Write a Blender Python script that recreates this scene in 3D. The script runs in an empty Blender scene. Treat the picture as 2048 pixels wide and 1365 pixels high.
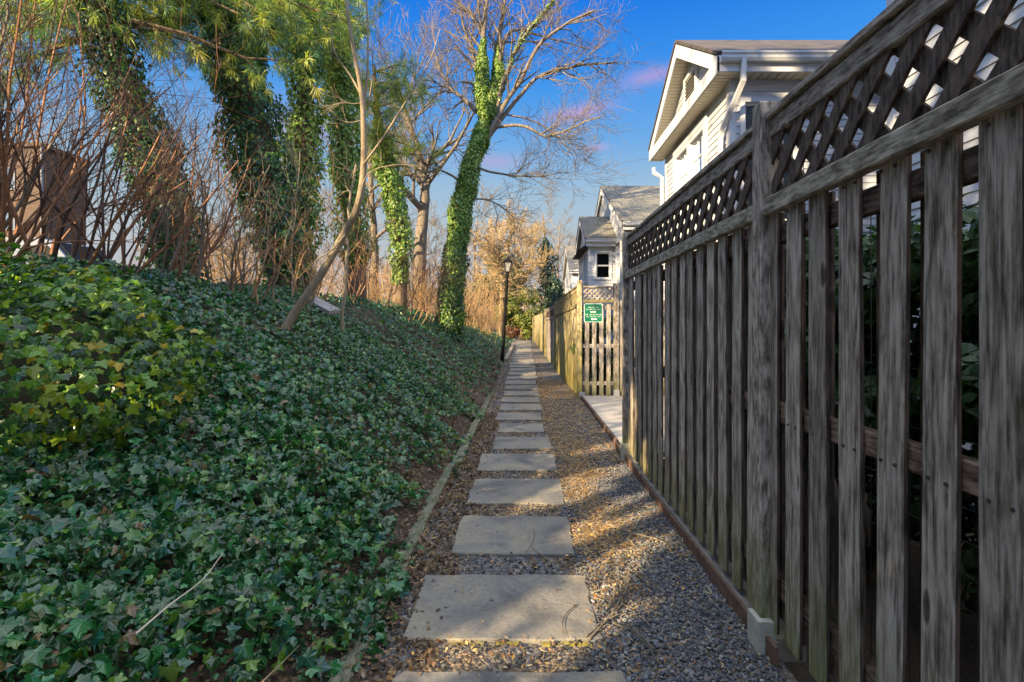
import bpy, math, random
import numpy as np
from mathutils import Vector, Matrix, noise as mnoise

random.seed(7)
RNG = np.random.default_rng(7)
R = math.radians
SC = bpy.context.scene
COL = SC.collection

# ------------------------------------------------------------------ camera
cam_d = bpy.data.cameras.new('camera')
cam_d.sensor_width = 36.0
cam_d.lens = 36.0 * 1050 / 2048
cam_d.shift_x = -25 / 2048
cam_d.shift_y = -32.5 / 2048
cam_d.clip_start = 0.05
cam_d.clip_end = 900
cam = bpy.data.objects.new('camera', cam_d)
cam.location = (0, 0, 1.5)
cam.rotation_euler = (R(90), 0, 0)
COL.objects.link(cam)
SC.camera = cam

# ------------------------------------------------------------------ sun + sky
SUN_EL = R(23)
SUN_AZ = (-0.70, -0.714)                      # horizontal direction towards the sun
sd = Vector((SUN_AZ[0] * math.cos(SUN_EL), SUN_AZ[1] * math.cos(SUN_EL), math.sin(SUN_EL))).normalized()
sun_d = bpy.data.lights.new('sun', 'SUN')
sun_d.energy = 5.0
sun_d.angle = R(0.6)
sun_d.color = (1.0, 0.77, 0.46)
sun = bpy.data.objects.new('sun', sun_d)
sun.rotation_euler = sd.to_track_quat('Z', 'Y').to_euler()
COL.objects.link(sun)

world = bpy.data.worlds.new('World')
SC.world = world
world.use_nodes = True
nt = world.node_tree
for n in list(nt.nodes): nt.nodes.remove(n)


def N(nt, t, **kw):
    n = nt.nodes.new(t)
    for k, v in kw.items():
        if k == 'ins':
            for a, b in v.items(): n.inputs[a].default_value = b
        else:
            setattr(n, k, v)
    return n


def srgb(r, g, b):
    f = lambda c: (c / 255 / 12.92) if c / 255 <= 0.04045 else ((c / 255 + 0.055) / 1.055) ** 2.4
    return (f(r), f(g), f(b), 1)


def ramp(nt, stops, interp='LINEAR'):
    n = nt.nodes.new('ShaderNodeValToRGB')
    cr = n.color_ramp
    cr.interpolation = interp
    while len(cr.elements) < len(stops): cr.elements.new(0.5)
    for e, (p, c) in zip(cr.elements, stops):
        e.position = p
        e.color = c if len(c) == 4 else (*c, 1)
    return n


L = nt.links.new
out = N(nt, 'ShaderNodeOutputWorld')
bg = N(nt, 'ShaderNodeBackground', ins={'Strength': 0.10})
sky = N(nt, 'ShaderNodeTexSky', sky_type='NISHITA', sun_disc=False, sun_elevation=SUN_EL,
        sun_rotation=math.atan2(SUN_AZ[0], SUN_AZ[1]), altitude=0, air_density=1.3, dust_density=1.5, ozone_density=2.0)
tc = N(nt, 'ShaderNodeTexCoord')
sep = N(nt, 'ShaderNodeSeparateXYZ')
L(tc.outputs['Generated'], sep.inputs[0])
rp = ramp(nt, [(0.0, srgb(206, 188, 176)), (0.08, srgb(186, 184, 190)), (0.17, srgb(176, 190, 198)), (0.25, srgb(152, 185, 212)),
               (0.33, srgb(104, 165, 224)), (0.42, srgb(54, 144, 230)), (0.53, srgb(8, 116, 224)), (0.72, srgb(165, 178, 200)), (1.0, srgb(200, 203, 208))])
L(sep.outputs['Z'], rp.inputs[0])
# a few pink streaks of cloud, low in the sky
nz = N(nt, 'ShaderNodeTexNoise', ins={'Scale': 9.0, 'Detail': 4.0, 'Roughness': 0.6})
L(tc.outputs['Generated'], nz.inputs['Vector'])
acc = None
for (cx, cz, sx, sz, sl, am) in ((0.095, 0.372, 0.052, 0.012, 0.16, 0.75), (0.215, 0.418, 0.05, 0.014, 0.1, 0.55), (0.13, 0.318, 0.02, 0.006, 0.0, 0.5), (-0.055, 0.295, 0.05, 0.012, 0.05, 0.4), (-0.36, 0.33, 0.08, 0.03, 0.1, 0.5)):
    dx = N(nt, 'ShaderNodeMath', operation='SUBTRACT', ins={1: cx}); L(sep.outputs['X'], dx.inputs[0])
    dz = N(nt, 'ShaderNodeMath', operation='SUBTRACT', ins={1: cz}); L(sep.outputs['Z'], dz.inputs[0])
    sk = N(nt, 'ShaderNodeMath', operation='MULTIPLY_ADD', ins={1: -sl}); L(dx.outputs[0], sk.inputs[0]); L(dz.outputs[0], sk.inputs[2])
    wn = N(nt, 'ShaderNodeMath', operation='MULTIPLY_ADD', ins={1: sz * 2.5, 2: -sz * 1.25}); L(nz.outputs[0], wn.inputs[0])
    s2 = N(nt, 'ShaderNodeMath', operation='ADD'); L(sk.outputs[0], s2.inputs[0]); L(wn.outputs[0], s2.inputs[1])
    a_ = N(nt, 'ShaderNodeMath', operation='MULTIPLY', ins={1: 1 / sx}); L(dx.outputs[0], a_.inputs[0])
    b_ = N(nt, 'ShaderNodeMath', operation='MULTIPLY', ins={1: 1 / sz}); L(s2.outputs[0], b_.inputs[0])
    a2 = N(nt, 'ShaderNodeMath', operation='POWER', ins={1: 2.0}); L(a_.outputs[0], a2.inputs[0])
    b2 = N(nt, 'ShaderNodeMath', operation='POWER', ins={1: 2.0}); L(b_.outputs[0], b2.inputs[0])
    sm = N(nt, 'ShaderNodeMath', operation='ADD'); L(a2.outputs[0], sm.inputs[0]); L(b2.outputs[0], sm.inputs[1])
    ng = N(nt, 'ShaderNodeMath', operation='MULTIPLY', ins={1: -1.0}); L(sm.outputs[0], ng.inputs[0])
    ex = N(nt, 'ShaderNodeMath', operation='EXPONENT'); L(ng.outputs[0], ex.inputs[0])
    am_ = N(nt, 'ShaderNodeMath', operation='MULTIPLY', ins={1: am}); L(ex.outputs[0], am_.inputs[0])
    if acc is None: acc = am_
    else:
        n_ = N(nt, 'ShaderNodeMath', operation='ADD', use_clamp=True); L(acc.outputs[0], n_.inputs[0]); L(am_.outputs[0], n_.inputs[1]); acc = n_
fy = N(nt, 'ShaderNodeMath', operation='GREATER_THAN', ins={1: 0.0}); L(sep.outputs['Y'], fy.inputs[0])
fm = N(nt, 'ShaderNodeMath', operation='MULTIPLY'); L(acc.outputs[0], fm.inputs[0]); L(fy.outputs[0], fm.inputs[1])
mc = N(nt, 'ShaderNodeMixRGB', ins={'Color2': srgb(200, 158, 196)})
L(fm.outputs[0], mc.inputs[0]); L(rp.outputs[0], mc.inputs[1])
sc_ = N(nt, 'ShaderNodeVectorMath', operation='SCALE')
# sky gain raised overhead, out of view, and behind the viewer as added fill
zr = ramp(nt, [(0.0, (0.1, 0.1, 0.1)), (0.55, (0.1, 0.1, 0.1)), (0.72, (0.27, 0.27, 0.27)), (1.0, (0.36, 0.36, 0.36))])
L(sep.outputs['Z'], zr.inputs[0])
yr = N(nt, 'ShaderNodeMapRange', ins={'From Min': 0.05, 'From Max': -0.7, 'To Min': 0.0, 'To Max': 0.16})
L(sep.outputs['Y'], yr.inputs['Value'])
zy = N(nt, 'ShaderNodeMath', operation='ADD'); L(zr.outputs[0], zy.inputs[0]); L(yr.outputs[0], zy.inputs[1])
zk = N(nt, 'ShaderNodeMath', operation='MULTIPLY', ins={1: 34.5}); L(zy.outputs[0], zk.inputs[0])
L(zk.outputs[0], sc_.inputs['Scale'])
L(mc.outputs[0], sc_.inputs[0])
mx = N(nt, 'ShaderNodeMixRGB', ins={'Fac': 0.97})
L(sky.outputs[0], mx.inputs[1]); L(sc_.outputs[0], mx.inputs[2])
L(mx.outputs[0], bg.inputs[0]); L(bg.outputs[0], out.inputs[0])

SC.view_settings.view_transform = 'Standard'
SC.view_settings.look = 'None'
SC.view_settings.exposure = 1.62
SC.view_settings.gamma = 1.0
SC.render.engine = 'CYCLES'
SC.cycles.max_bounces = 6
SC.cycles.diffuse_bounces = 3
SC.cycles.glossy_bounces = 2
SC.cycles.transparent_max_bounces = 6


# ================================================================== helpers
def P(px, py, Y):
    """world point seen at photo pixel (px,py) at depth Y"""
    return Vector(((px - 1049) * Y / 1050, Y, 1.5 - (py - 650) * Y / 1050))


def link(name, data, parent=None):
    o = bpy.data.objects.new(name, data)
    COL.objects.link(o)
    if parent: o.parent = parent
    return o


def tag(o, label=None, cat=None, group=None, kind=None):
    if label: o['label'] = label
    if cat: o['category'] = cat
    if group: o['group'] = group
    if kind: o['kind'] = kind
    return o


def thing(name, loc, label, cat, group=None, rz=0):
    o = link(name, None)
    o.location = loc
    o.rotation_euler = (0, 0, rz)
    return tag(o, label, cat, group)


class Geo:
    """collects geometry, builds ONE mesh object"""
    def __init__(s):
        s.v = []; s.f = []; s.m = []; s.c = []      # python lists
        s.blocks = []                                 # (verts Nx3, tris Mx3, col Nx3, uv Nx2 or None)
        s.smooth = False

    def poly(s, pts, m=0, col=None):
        b = len(s.v)
        s.v += [tuple(p) for p in pts]
        s.f.append(tuple(range(b, b + len(pts)))); s.m.append(m)
        if col: s.c += [col] * len(pts)

    def box(s, x0, x1, y0, y1, z0, z1, m=0, M=None, col=None, taper=0):
        ps = [Vector((x, y, z)) for z in (z0, z1) for (x, y) in ((x0, y0), (x1, y0), (x1, y1), (x0, y1))]
        if M: ps = [M @ p for p in ps]
        b = len(s.v)
        s.v += [tuple(p) for p in ps]
        for q in ((0, 3, 2, 1), (4, 5, 6, 7), (0, 1, 5, 4), (1, 2, 6, 5), (2, 3, 7, 6), (3, 0, 4, 7)):
            s.f.append(tuple(b + i for i in q)); s.m.append(m)
        if col: s.c += [col] * 8

    def prism(s, poly, axis_vec, m=0):
        """poly = list of Vector (planar), extruded along axis_vec"""
        b = len(s.v); n = len(poly); a = Vector(axis_vec)
        s.v += [tuple(p) for p in poly] + [tuple(Vector(p) + a) for p in poly]
        s.f.append(tuple(range(b, b + n))); s.m.append(m)
        s.f.append(tuple(range(b + 2 * n - 1, b + n - 1, -1))); s.m.append(m)
        for i in range(n):
            j = (i + 1) % n
            s.f.append((b + i, b + n + i, b + n + j, b + j)); s.m.append(m)

    def tube(s, pts, rad, k=5, m=0, cap=True):
        n = len(pts)
        b = len(s.v)
        up = None
        for i, p in enumerate(pts):
            d = (pts[min(i + 1, n - 1)] - pts[max(i - 1, 0)])
            if d.length < 1e-9: d = Vector((0, 0, 1))
            d.normalize()
            if up is None:
                up = d.orthogonal().normalized()
            else:
                up = (up - d * up.dot(d))
                up = up.normalized() if up.length > 1e-6 else d.orthogonal().normalized()
            w = d.cross(up)
            r = rad[i]
            for j in range(k):
                a = 2 * math.pi * j / k
                q = p + up * (math.cos(a) * r) + w * (math.sin(a) * r)
                s.v.append((q.x, q.y, q.z))
        for i in range(n - 1):
            o = b + i * k
            for j in range(k):
                j2 = (j + 1) % k
                s.f.append((o + j, o + j2, o + k + j2, o + k + j)); s.m.append(m)
        if cap and k > 3:
            s.f.append(tuple(b + k - 1 - j for j in range(k))); s.m.append(m)
            s.f.append(tuple(b + (n - 1) * k + j for j in range(k))); s.m.append(m)

    def block(s, v, t, c, uv=None, m=0):
        s.blocks.append((v, t, c, uv, m))

    def build(s, name, mats, parent=None, smooth=None, local=None):
        me = bpy.data.meshes.new(name)
        if not isinstance(mats, (list, tuple)): mats = [mats]
        for mt in mats: me.materials.append(mt)
        nv = len(s.v)
        V = [np.array(s.v, dtype=np.float32).reshape(-1, 3)]
        loops = [np.array([i for f in s.f for i in f], dtype=np.int32)]
        cnt = [np.array([len(f) for f in s.f], dtype=np.int32)]
        mi = [np.array(s.m, dtype=np.int32)]
        C = [np.array(s.c, dtype=np.float32).reshape(-1, 3) if len(s.c) == nv and nv else np.ones((nv, 3), dtype=np.float32) * 0.5]
        UV = [np.zeros((nv, 2), dtype=np.float32)]
        hasblk = bool(s.blocks)
        off = nv
        for v, t, c, uv, m in s.blocks:
            V.append(v.astype(np.float32)); loops.append((t + off).astype(np.int32).ravel())
            cnt.append(np.full(len(t), t.shape[1], dtype=np.int32)); mi.append(np.full(len(t), m, dtype=np.int32))
            C.append(c.astype(np.float32)); UV.append(uv.astype(np.float32) if uv is not None else np.zeros((len(v), 2), dtype=np.float32))
            off += len(v)
        V = np.concatenate(V); loops = np.concatenate(loops); cnt = np.concatenate(cnt); mi = np.concatenate(mi)
        if local is not None: V = V - np.array(local, dtype=np.float32)
        me.vertices.add(len(V)); me.vertices.foreach_set('co', V.ravel())
        me.loops.add(len(loops)); me.loops.foreach_set('vertex_index', loops)
        me.polygons.add(len(cnt))
        st = np.zeros(len(cnt), dtype=np.int32); st[1:] = np.cumsum(cnt)[:-1]
        me.polygons.foreach_set('loop_start', st); me.polygons.foreach_set('loop_total', cnt)
        me.polygons.foreach_set('material_index', mi)
        me.polygons.foreach_set('use_smooth', np.full(len(cnt), bool(smooth if smooth is not None else s.smooth)))
        if hasblk or len(s.c):
            C = np.concatenate(C)
            a = me.color_attributes.new('Col', 'FLOAT_COLOR', 'POINT')
            a.data.foreach_set('color', np.concatenate([C, np.ones((len(C), 1), dtype=np.float32)], axis=1).ravel())
            UV = np.concatenate(UV)
            u = me.attributes.new('leafuv', 'FLOAT2', 'POINT')
            u.data.foreach_set('vector', UV.ravel())
        me.update(calc_edges=True)
        o = link(name, me, parent)
        if local is not None: o.location = local
        return o


# ================================================================== materials
MATS = {}


def new_mat(name):
    m = bpy.data.materials.new(name)
    m.use_nodes = True
    nt = m.node_tree
    b = nt.nodes['Principled BSDF']
    MATS[name] = m
    return m, nt, b, nt.links.new


def flat(name, col, rough=0.6, metal=0.0, var=0.12, nscale=8.0, bump=0.0, spec=0.5):
    m, nt, b, L = new_mat(name)
    tc = N(nt, 'ShaderNodeTexCoord')
    nz = N(nt, 'ShaderNodeTexNoise', ins={'Scale': nscale, 'Detail': 6.0, 'Roughness': 0.6})
    L(tc.outputs['Object'], nz.inputs['Vector'])
    c = np.array(col[:3])
    r = ramp(nt, [(0.3, tuple(c * (1 - var))), (0.7, tuple(np.minimum(c * (1 + var), 1)))])
    L(nz.outputs[0], r.inputs[0]); L(r.outputs[0], b.inputs['Base Color'])
    b.inputs['Roughness'].default_value = rough
    b.inputs['Metallic'].default_value = metal
    b.inputs['Specular IOR Level'].default_value = spec
    if bump:
        bp = N(nt, 'ShaderNodeBump', ins={'Strength': bump, 'Distance': 0.01})
        L(nz.outputs[0], bp.inputs['Height']); L(bp.outputs[0], b.inputs['Normal'])
    return m


def wood(name, axis, dark, mid, light, moss=0.0, moss_z=0.9, moss_col=(0.14, 0.15, 0.015), rough=0.85):
    """weathered timber, grain along `axis` of the object"""
    m, nt, b, L = new_mat(name)
    tc = N(nt, 'ShaderNodeTexCoord')
    oi = N(nt, 'ShaderNodeObjectInfo')
    off = N(nt, 'ShaderNodeVectorMath', operation='SCALE')
    cx = N(nt, 'ShaderNodeCombineXYZ', ins={0: 37.0, 1: 53.0, 2: 71.0})
    L(cx.outputs[0], off.inputs[0]); L(oi.outputs['Random'], off.inputs['Scale'])
    add = N(nt, 'ShaderNodeVectorMath', operation='ADD')
    L(tc.outputs['Object'], add.inputs[0]); L(off.outputs[0], add.inputs[1])
    s_f = [90, 90, 90]; s_f['XYZ'.index(axis)] = 14.0
    s_w = [8, 8, 8]; s_w['XYZ'.index(axis)] = 1.5
    s_k = [8.5, 8.5, 8.5]; s_k['XYZ'.index(axis)] = 4.6
    # warp
    mw = N(nt, 'ShaderNodeMapping', ins={'Scale': tuple(s_w)})
    L(add.outputs[0], mw.inputs[0])
    nw = N(nt, 'ShaderNodeTexNoise', ins={'Scale': 1.0, 'Detail': 2.0})
    L(mw.outputs[0], nw.inputs['Vector'])
    # fine grain
    mf = N(nt, 'ShaderNodeMapping', ins={'Scale': tuple(s_f)})
    L(add.outputs[0], mf.inputs[0])
    wadd = N(nt, 'ShaderNodeVectorMath', operation='MULTIPLY_ADD', ins={1: (1.3, 1.3, 1.3)})
    L(nw.outputs['Color'], wadd.inputs[0]); L(mf.outputs[0], wadd.inputs[2])
    nf = N(nt, 'ShaderNodeTexNoise', ins={'Scale': 1.0, 'Detail': 6.0, 'Roughness': 0.62})
    L(wadd.outputs[0], nf.inputs['Vector'])
    # growth-ring arches: noise iso-lines
    ws = N(nt, 'ShaderNodeMath', operation='MULTIPLY', ins={1: 60.0})
    L(nw.outputs[0], ws.inputs[0])
    wsin = N(nt, 'ShaderNodeMath', operation='SINE')
    L(ws.outputs[0], wsin.inputs[0])
    # knots
    mk = N(nt, 'ShaderNodeMapping', ins={'Scale': tuple(s_k)})
    L(add.outputs[0], mk.inputs[0])
    vk = N(nt, 'ShaderNodeTexVoronoi', ins={'Scale': 1.0, 'Randomness': 1.0})
    L(mk.outputs[0], vk.inputs['Vector'])
    kr = ramp(nt, [(0.0, (1, 1, 1)), (0.10, (0.7, 0.7, 0.7)), (0.15, (0.0, 0.0, 0.0)), (1.0, (0, 0, 0))])
    L(vk.outputs['Distance'], kr.inputs[0])
    # combine
    mb = N(nt, 'ShaderNodeMapping', ins={'Scale': tuple(10.0 if a_ == axis else 17.0 for a_ in 'XYZ')})
    L(add.outputs[0], mb.inputs[0])
    big = N(nt, 'ShaderNodeTexNoise', ins={'Scale': 1.0, 'Detail': 6.0, 'Roughness': 0.68})
    L(mb.outputs[0], big.inputs['Vector'])
    a1 = N(nt, 'ShaderNodeMath', operation='MULTIPLY_ADD', ins={1: 0.04})
    L(wsin.outputs[0], a1.inputs[0])
    f1_ = N(nt, 'ShaderNodeMath', operation='MULTIPLY', ins={1: 0.5}); L(nf.outputs[0], f1_.inputs[0])
    b1_ = N(nt, 'ShaderNodeMath', operation='MULTIPLY_ADD', ins={1: 0.5}); L(big.outputs[0], b1_.inputs[0]); L(f1_.outputs[0], b1_.inputs[2])
    L(b1_.outputs[0], a1.inputs[2])
    a3 = N(nt, 'ShaderNodeMath', operation='ADD', ins={1: 0.0}); L(a1.outputs[0], a3.inputs[0])
    rc = ramp(nt, [(0.37, dark), (0.46, mid), (0.55, light), (0.64, tuple(min(1, x * 1.3) for x in light))])
    L(a3.outputs[0], rc.inputs[0])
    # drying cracks: thin dark lines along the grain
    ck = N(nt, 'ShaderNodeMapping', ins={'Scale': tuple(1.3 if a_ == axis else 24.0 for a_ in 'XYZ'), 'Location': (3, 7, 1)})
    L(add.outputs[0], ck.inputs[0])
    cn = N(nt, 'ShaderNodeTexNoise', ins={'Scale': 1.0, 'Detail': 2.0}); L(ck.outputs[0], cn.inputs['Vector'])
    c1 = N(nt, 'ShaderNodeMath', operation='SUBTRACT', ins={1: 0.5}); L(cn.outputs[0], c1.inputs[0])
    c2 = N(nt, 'ShaderNodeMath', operation='ABSOLUTE'); L(c1.outputs[0], c2.inputs[0])
    c3 = N(nt, 'ShaderNodeMapRange', ins={'From Min': 0.004, 'From Max': 0.014, 'To Min': 0.55, 'To Max': 0.0}); L(c2.outputs[0], c3.inputs['Value'])
    cm = N(nt, 'ShaderNodeMixRGB', blend_type='MULTIPLY', ins={'Color2': (0.3, 0.26, 0.24, 1)}); L(c3.outputs[0], cm.inputs[0]); L(rc.outputs[0], cm.inputs[1])
    # knots: dark heart with a pale halo, on some cells only
    sk_ = N(nt, 'ShaderNodeSeparateXYZ'); L(vk.outputs['Color'], sk_.inputs[0])
    gk = N(nt, 'ShaderNodeMath', operation='GREATER_THAN', ins={1: 0.25}); L(sk_.outputs[0], gk.inputs[0])
    kh = ramp(nt, [(0.0, (0, 0, 0)), (0.10, (0, 0, 0)), (0.135, (1, 1, 1)), (0.20, (0.5, 0.5, 0.5)), (0.30, (0, 0, 0))]); L(vk.outputs['Distance'], kh.inputs[0])
    kf = N(nt, 'ShaderNodeMath', operation='MULTIPLY'); L(kh.outputs[0], kf.inputs[0]); L(gk.outputs[0], kf.inputs[1])
    kf2 = N(nt, 'ShaderNodeMath', operation='MULTIPLY', ins={1: 0.55}); L(kf.outputs[0], kf2.inputs[0])
    km = N(nt, 'ShaderNodeMixRGB', ins={'Color2': (*[min(1, x * 1.5) for x in light], 1)}); L(kf2.outputs[0], km.inputs[0]); L(cm.outputs[0], km.inputs[1])
    kd = N(nt, 'ShaderNodeMath', operation='MULTIPLY'); L(kr.outputs[0], kd.inputs[0]); L(gk.outputs[0], kd.inputs[1])
    mk2 = N(nt, 'ShaderNodeMixRGB', blend_type='MULTIPLY', ins={'Color2': (0.28, 0.23, 0.20, 1)})
    L(kd.outputs[0], mk2.inputs[0]); L(km.outputs[0], mk2.inputs[1])
    # per-board brightness
    hv = N(nt, 'ShaderNodeHueSaturation')
    vv = N(nt, 'ShaderNodeMath', operation='MULTIPLY_ADD', ins={1: 0.60, 2: 0.72})
    L(oi.outputs['Random'], vv.inputs[0]); L(vv.outputs[0], hv.inputs['Value'])
    L(mk2.outputs[0], hv.inputs['Color'])
    last = hv.outputs[0]
    if moss > 0:
        ge = N(nt, 'ShaderNodeNewGeometry')
        sp = N(nt, 'ShaderNodeSeparateXYZ'); L(ge.outputs['Position'], sp.inputs[0])
        mr = N(nt, 'ShaderNodeMapRange', ins={'From Min': 0.0, 'From Max': moss_z, 'To Min': 1.0, 'To Max': 0.0})
        L(sp.outputs['Z'], mr.inputs['Value'])
        mn = N(nt, 'ShaderNodeTexNoise', ins={'Scale': 9.0, 'Detail': 5.0, 'Roughness': 0.7})
        L(mw.outputs[0], mn.inputs['Vector'])
        m1 = N(nt, 'ShaderNodeMath', operation='MULTIPLY_ADD', ins={1: 1.6, 2: -0.8})
        L(mn.outputs[0], m1.inputs[0])
        m2 = N(nt, 'ShaderNodeMath', operation='ADD', use_clamp=True)
        L(m1.outputs[0], m2.inputs[0]); L(mr.outputs[0], m2.inputs[1])
        m3 = N(nt, 'ShaderNodeMath', operation='MULTIPLY', ins={1: moss}, use_clamp=True)
        L(m2.outputs[0], m3.inputs[0])
        mm = N(nt, 'ShaderNodeMixRGB', ins={'Color2': (*moss_col, 1)})
        L(m3.outputs[0], mm.inputs[0]); L(last, mm.inputs[1])
        last = mm.outputs[0]
    L(last, b.inputs['Base Color'])
    b.inputs['Roughness'].default_value = rough
    b.inputs['Specular IOR Level'].default_value = 0.3
    bp = N(nt, 'ShaderNodeBump', ins={'Strength': 0.8, 'Distance': 0.004})
    L(a3.outputs[0], bp.inputs['Height']); L(bp.outputs[0], b.inputs['Normal'])
    return m


WD = dict(dark=(0.07, 0.055, 0.046), mid=(0.20, 0.17, 0.143), light=(0.37, 0.325, 0.28))
wood_z = wood('weathered_board', 'Z', moss=0.7, moss_z=0.6, **WD)
wood_y = wood('weathered_rail', 'Y', moss=0.0, **WD)
wood_lat_gap = wood('brown_lattice_and_gap_shade', 'Z', dark=(0.025, 0.018, 0.014), mid=(0.075, 0.055, 0.045), light=(0.14, 0.105, 0.085))
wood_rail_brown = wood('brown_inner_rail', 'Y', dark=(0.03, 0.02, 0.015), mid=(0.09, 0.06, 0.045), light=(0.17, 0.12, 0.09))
wood_rail_moss = wood('mossy_rail', 'Y', moss=0.45, moss_z=7.0, moss_col=(0.07, 0.09, 0.03), **WD)
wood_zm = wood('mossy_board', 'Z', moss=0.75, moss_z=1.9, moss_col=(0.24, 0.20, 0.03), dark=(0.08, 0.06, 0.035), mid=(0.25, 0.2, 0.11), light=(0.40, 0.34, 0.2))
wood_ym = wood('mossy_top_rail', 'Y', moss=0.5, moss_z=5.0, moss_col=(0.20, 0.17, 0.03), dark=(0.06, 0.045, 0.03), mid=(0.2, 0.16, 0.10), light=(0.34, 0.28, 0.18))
wood_x = wood('gate_rail', 'X', moss=0.4, moss_z=5.0, moss_col=(0.16, 0.15, 0.03), **WD)
wood_edge = wood('green_edging_timber', 'Y', moss=0.45, moss_z=3.0, moss_col=(0.07, 0.085, 0.04), dark=(0.05, 0.05, 0.035), mid=(0.14, 0.13, 0.09), light=(0.24, 0.22, 0.16))


def attr_mat(name, rough=0.45, transl=0.25, veins=False, spec=0.5, backfac=None, bump=0.0):
    m, nt, b, L = new_mat(name)
    at = N(nt, 'ShaderNodeAttribute', attribute_name='Col')
    col = at.outputs['Color']
    if veins:
        uv = N(nt, 'ShaderNodeAttribute', attribute_name='leafuv')
        sp = N(nt, 'ShaderNodeSeparateXYZ'); L(uv.outputs['Vector'], sp.inputs[0])
        an = N(nt, 'ShaderNodeMath', operation='ARCTAN2'); L(sp.outputs[0], an.inputs[0]); L(sp.outputs[1], an.inputs[1])
        k = N(nt, 'ShaderNodeMath', operation='MULTIPLY', ins={1: math.pi / R(52)}); L(an.outputs[0], k.inputs[0])
        si = N(nt, 'ShaderNodeMath', operation='SINE'); L(k.outputs[0], si.inputs[0])
        ab = N(nt, 'ShaderNodeMath', operation='ABSOLUTE'); L(si.outputs[0], ab.inputs[0])
        ln = N(nt, 'ShaderNodeVectorMath', operation='LENGTH'); L(uv.outputs['Vector'], ln.inputs[0])
        mu = N(nt, 'ShaderNodeMath', operation='MULTIPLY'); L(ab.outputs[0], mu.inputs[0]); L(ln.outputs['Value'], mu.inputs[1])
        mr = N(nt, 'ShaderNodeMapRange', ins={'From Min': 0.012, 'From Max': 0.06, 'To Min': 0.7, 'To Max': 0.0}); L(mu.outputs[0], mr.inputs['Value'])
        mx = N(nt, 'ShaderNodeMixRGB', ins={'Color2': (0.20, 0.30, 0.15, 1)}); L(mr.outputs[0], mx.inputs[0]); L(col, mx.inputs[1])
        col = mx.outputs[0]
    L(col, b.inputs['Base Color'])
    b.inputs['Roughness'].default_value = rough
    b.inputs['Specular IOR Level'].default_value = spec
    if transl:
        tr = N(nt, 'ShaderNodeBsdfTranslucent')
        br = N(nt, 'ShaderNodeMixRGB', blend_type='MULTIPLY', ins={'Fac': 1.0, 'Color2': (1.6, 1.7, 0.6, 1)})
        L(col, br.inputs[1]); L(br.outputs[0], tr.inputs[0])
        ms = N(nt, 'ShaderNodeMixShader', ins={0: transl})
        L(b.outputs[0], ms.inputs[1]); L(tr.outputs[0], ms.inputs[2])
        L(ms.outputs[0], nt.nodes['Material Output'].inputs[0])
    return m


m_ivy = attr_mat('ivy_leaf', rough=0.30, transl=0.20, veins=True, spec=0.75)
m_ivy_sun = attr_mat('sun_tinted_ivy_leaf', rough=0.33, transl=0.30, veins=True, spec=0.5)  # leaf of the sunlit shrub, translucency raised to look lit
m_ivy_far = attr_mat('climbing_ivy_leaf', rough=0.42, transl=0.25, spec=0.45)
m_needle = attr_mat('pine_needle', rough=0.5, transl=0.35)
m_chip = attr_mat('gravel_chip', rough=0.75, transl=0, spec=0.3)
m_litter = attr_mat('dry_litter', rough=0.85, transl=0.12, spec=0.2)
m_leafy = attr_mat('shrub_leaf', rough=0.5, transl=0.25)


def bark(name, a, b_, sc=10, bump=0.8):
    m, nt, b, L = new_mat(name)
    tc = N(nt, 'ShaderNodeTexCoord')
    mp = N(nt, 'ShaderNodeMapping', ins={'Scale': (sc, sc, sc * 0.25)})
    L(tc.outputs['Object'], mp.inputs[0])
    nz = N(nt, 'ShaderNodeTexNoise', ins={'Scale': 1.0, 'Detail': 7.0, 'Roughness': 0.7, 'Distortion': 0.4})
    L(mp.outputs[0], nz.inputs['Vector'])
    r = ramp(nt, [(0.32, a), (0.68, b_)])
    L(nz.outputs[0], r.inputs[0]); L(r.outputs[0], b.inputs['Base Color'])
    b.inputs['Roughness'].default_value = 0.9
    b.inputs['Specular IOR Level'].default_value = 0.2
    bp = N(nt, 'ShaderNodeBump', ins={'Strength': bump, 'Distance': 0.03})
    L(nz.outputs[0], bp.inputs['Height']); L(bp.outputs[0], b.inputs['Normal'])
    return m


m_bark = bark('tree_bark', (0.05, 0.035, 0.022), (0.24, 0.17, 0.11))
m_bark_pale = bark('pale_branch_bark', (0.085, 0.07, 0.055), (0.27, 0.225, 0.175), 14)
m_bark_red = bark('reddish_shrub_stem', (0.13, 0.06, 0.03), (0.40, 0.22, 0.13), 20, 0.3)
m_bark_dark = bark('dark_shrub_stem', (0.03, 0.02, 0.018), (0.15, 0.095, 0.07), 20, 0.3)
m_bark_tan = bark('smooth_sapling_bark', (0.18, 0.14, 0.09), (0.36, 0.29, 0.19), 12, 0.3)
m_bark_gold = bark('golden_twig', (0.22, 0.15, 0.07), (0.48, 0.35, 0.18), 12, 0.3)
m_dry = bark('dry_brush_stem', (0.24, 0.13, 0.06), (0.50, 0.31, 0.16), 10, 0.2)


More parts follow.
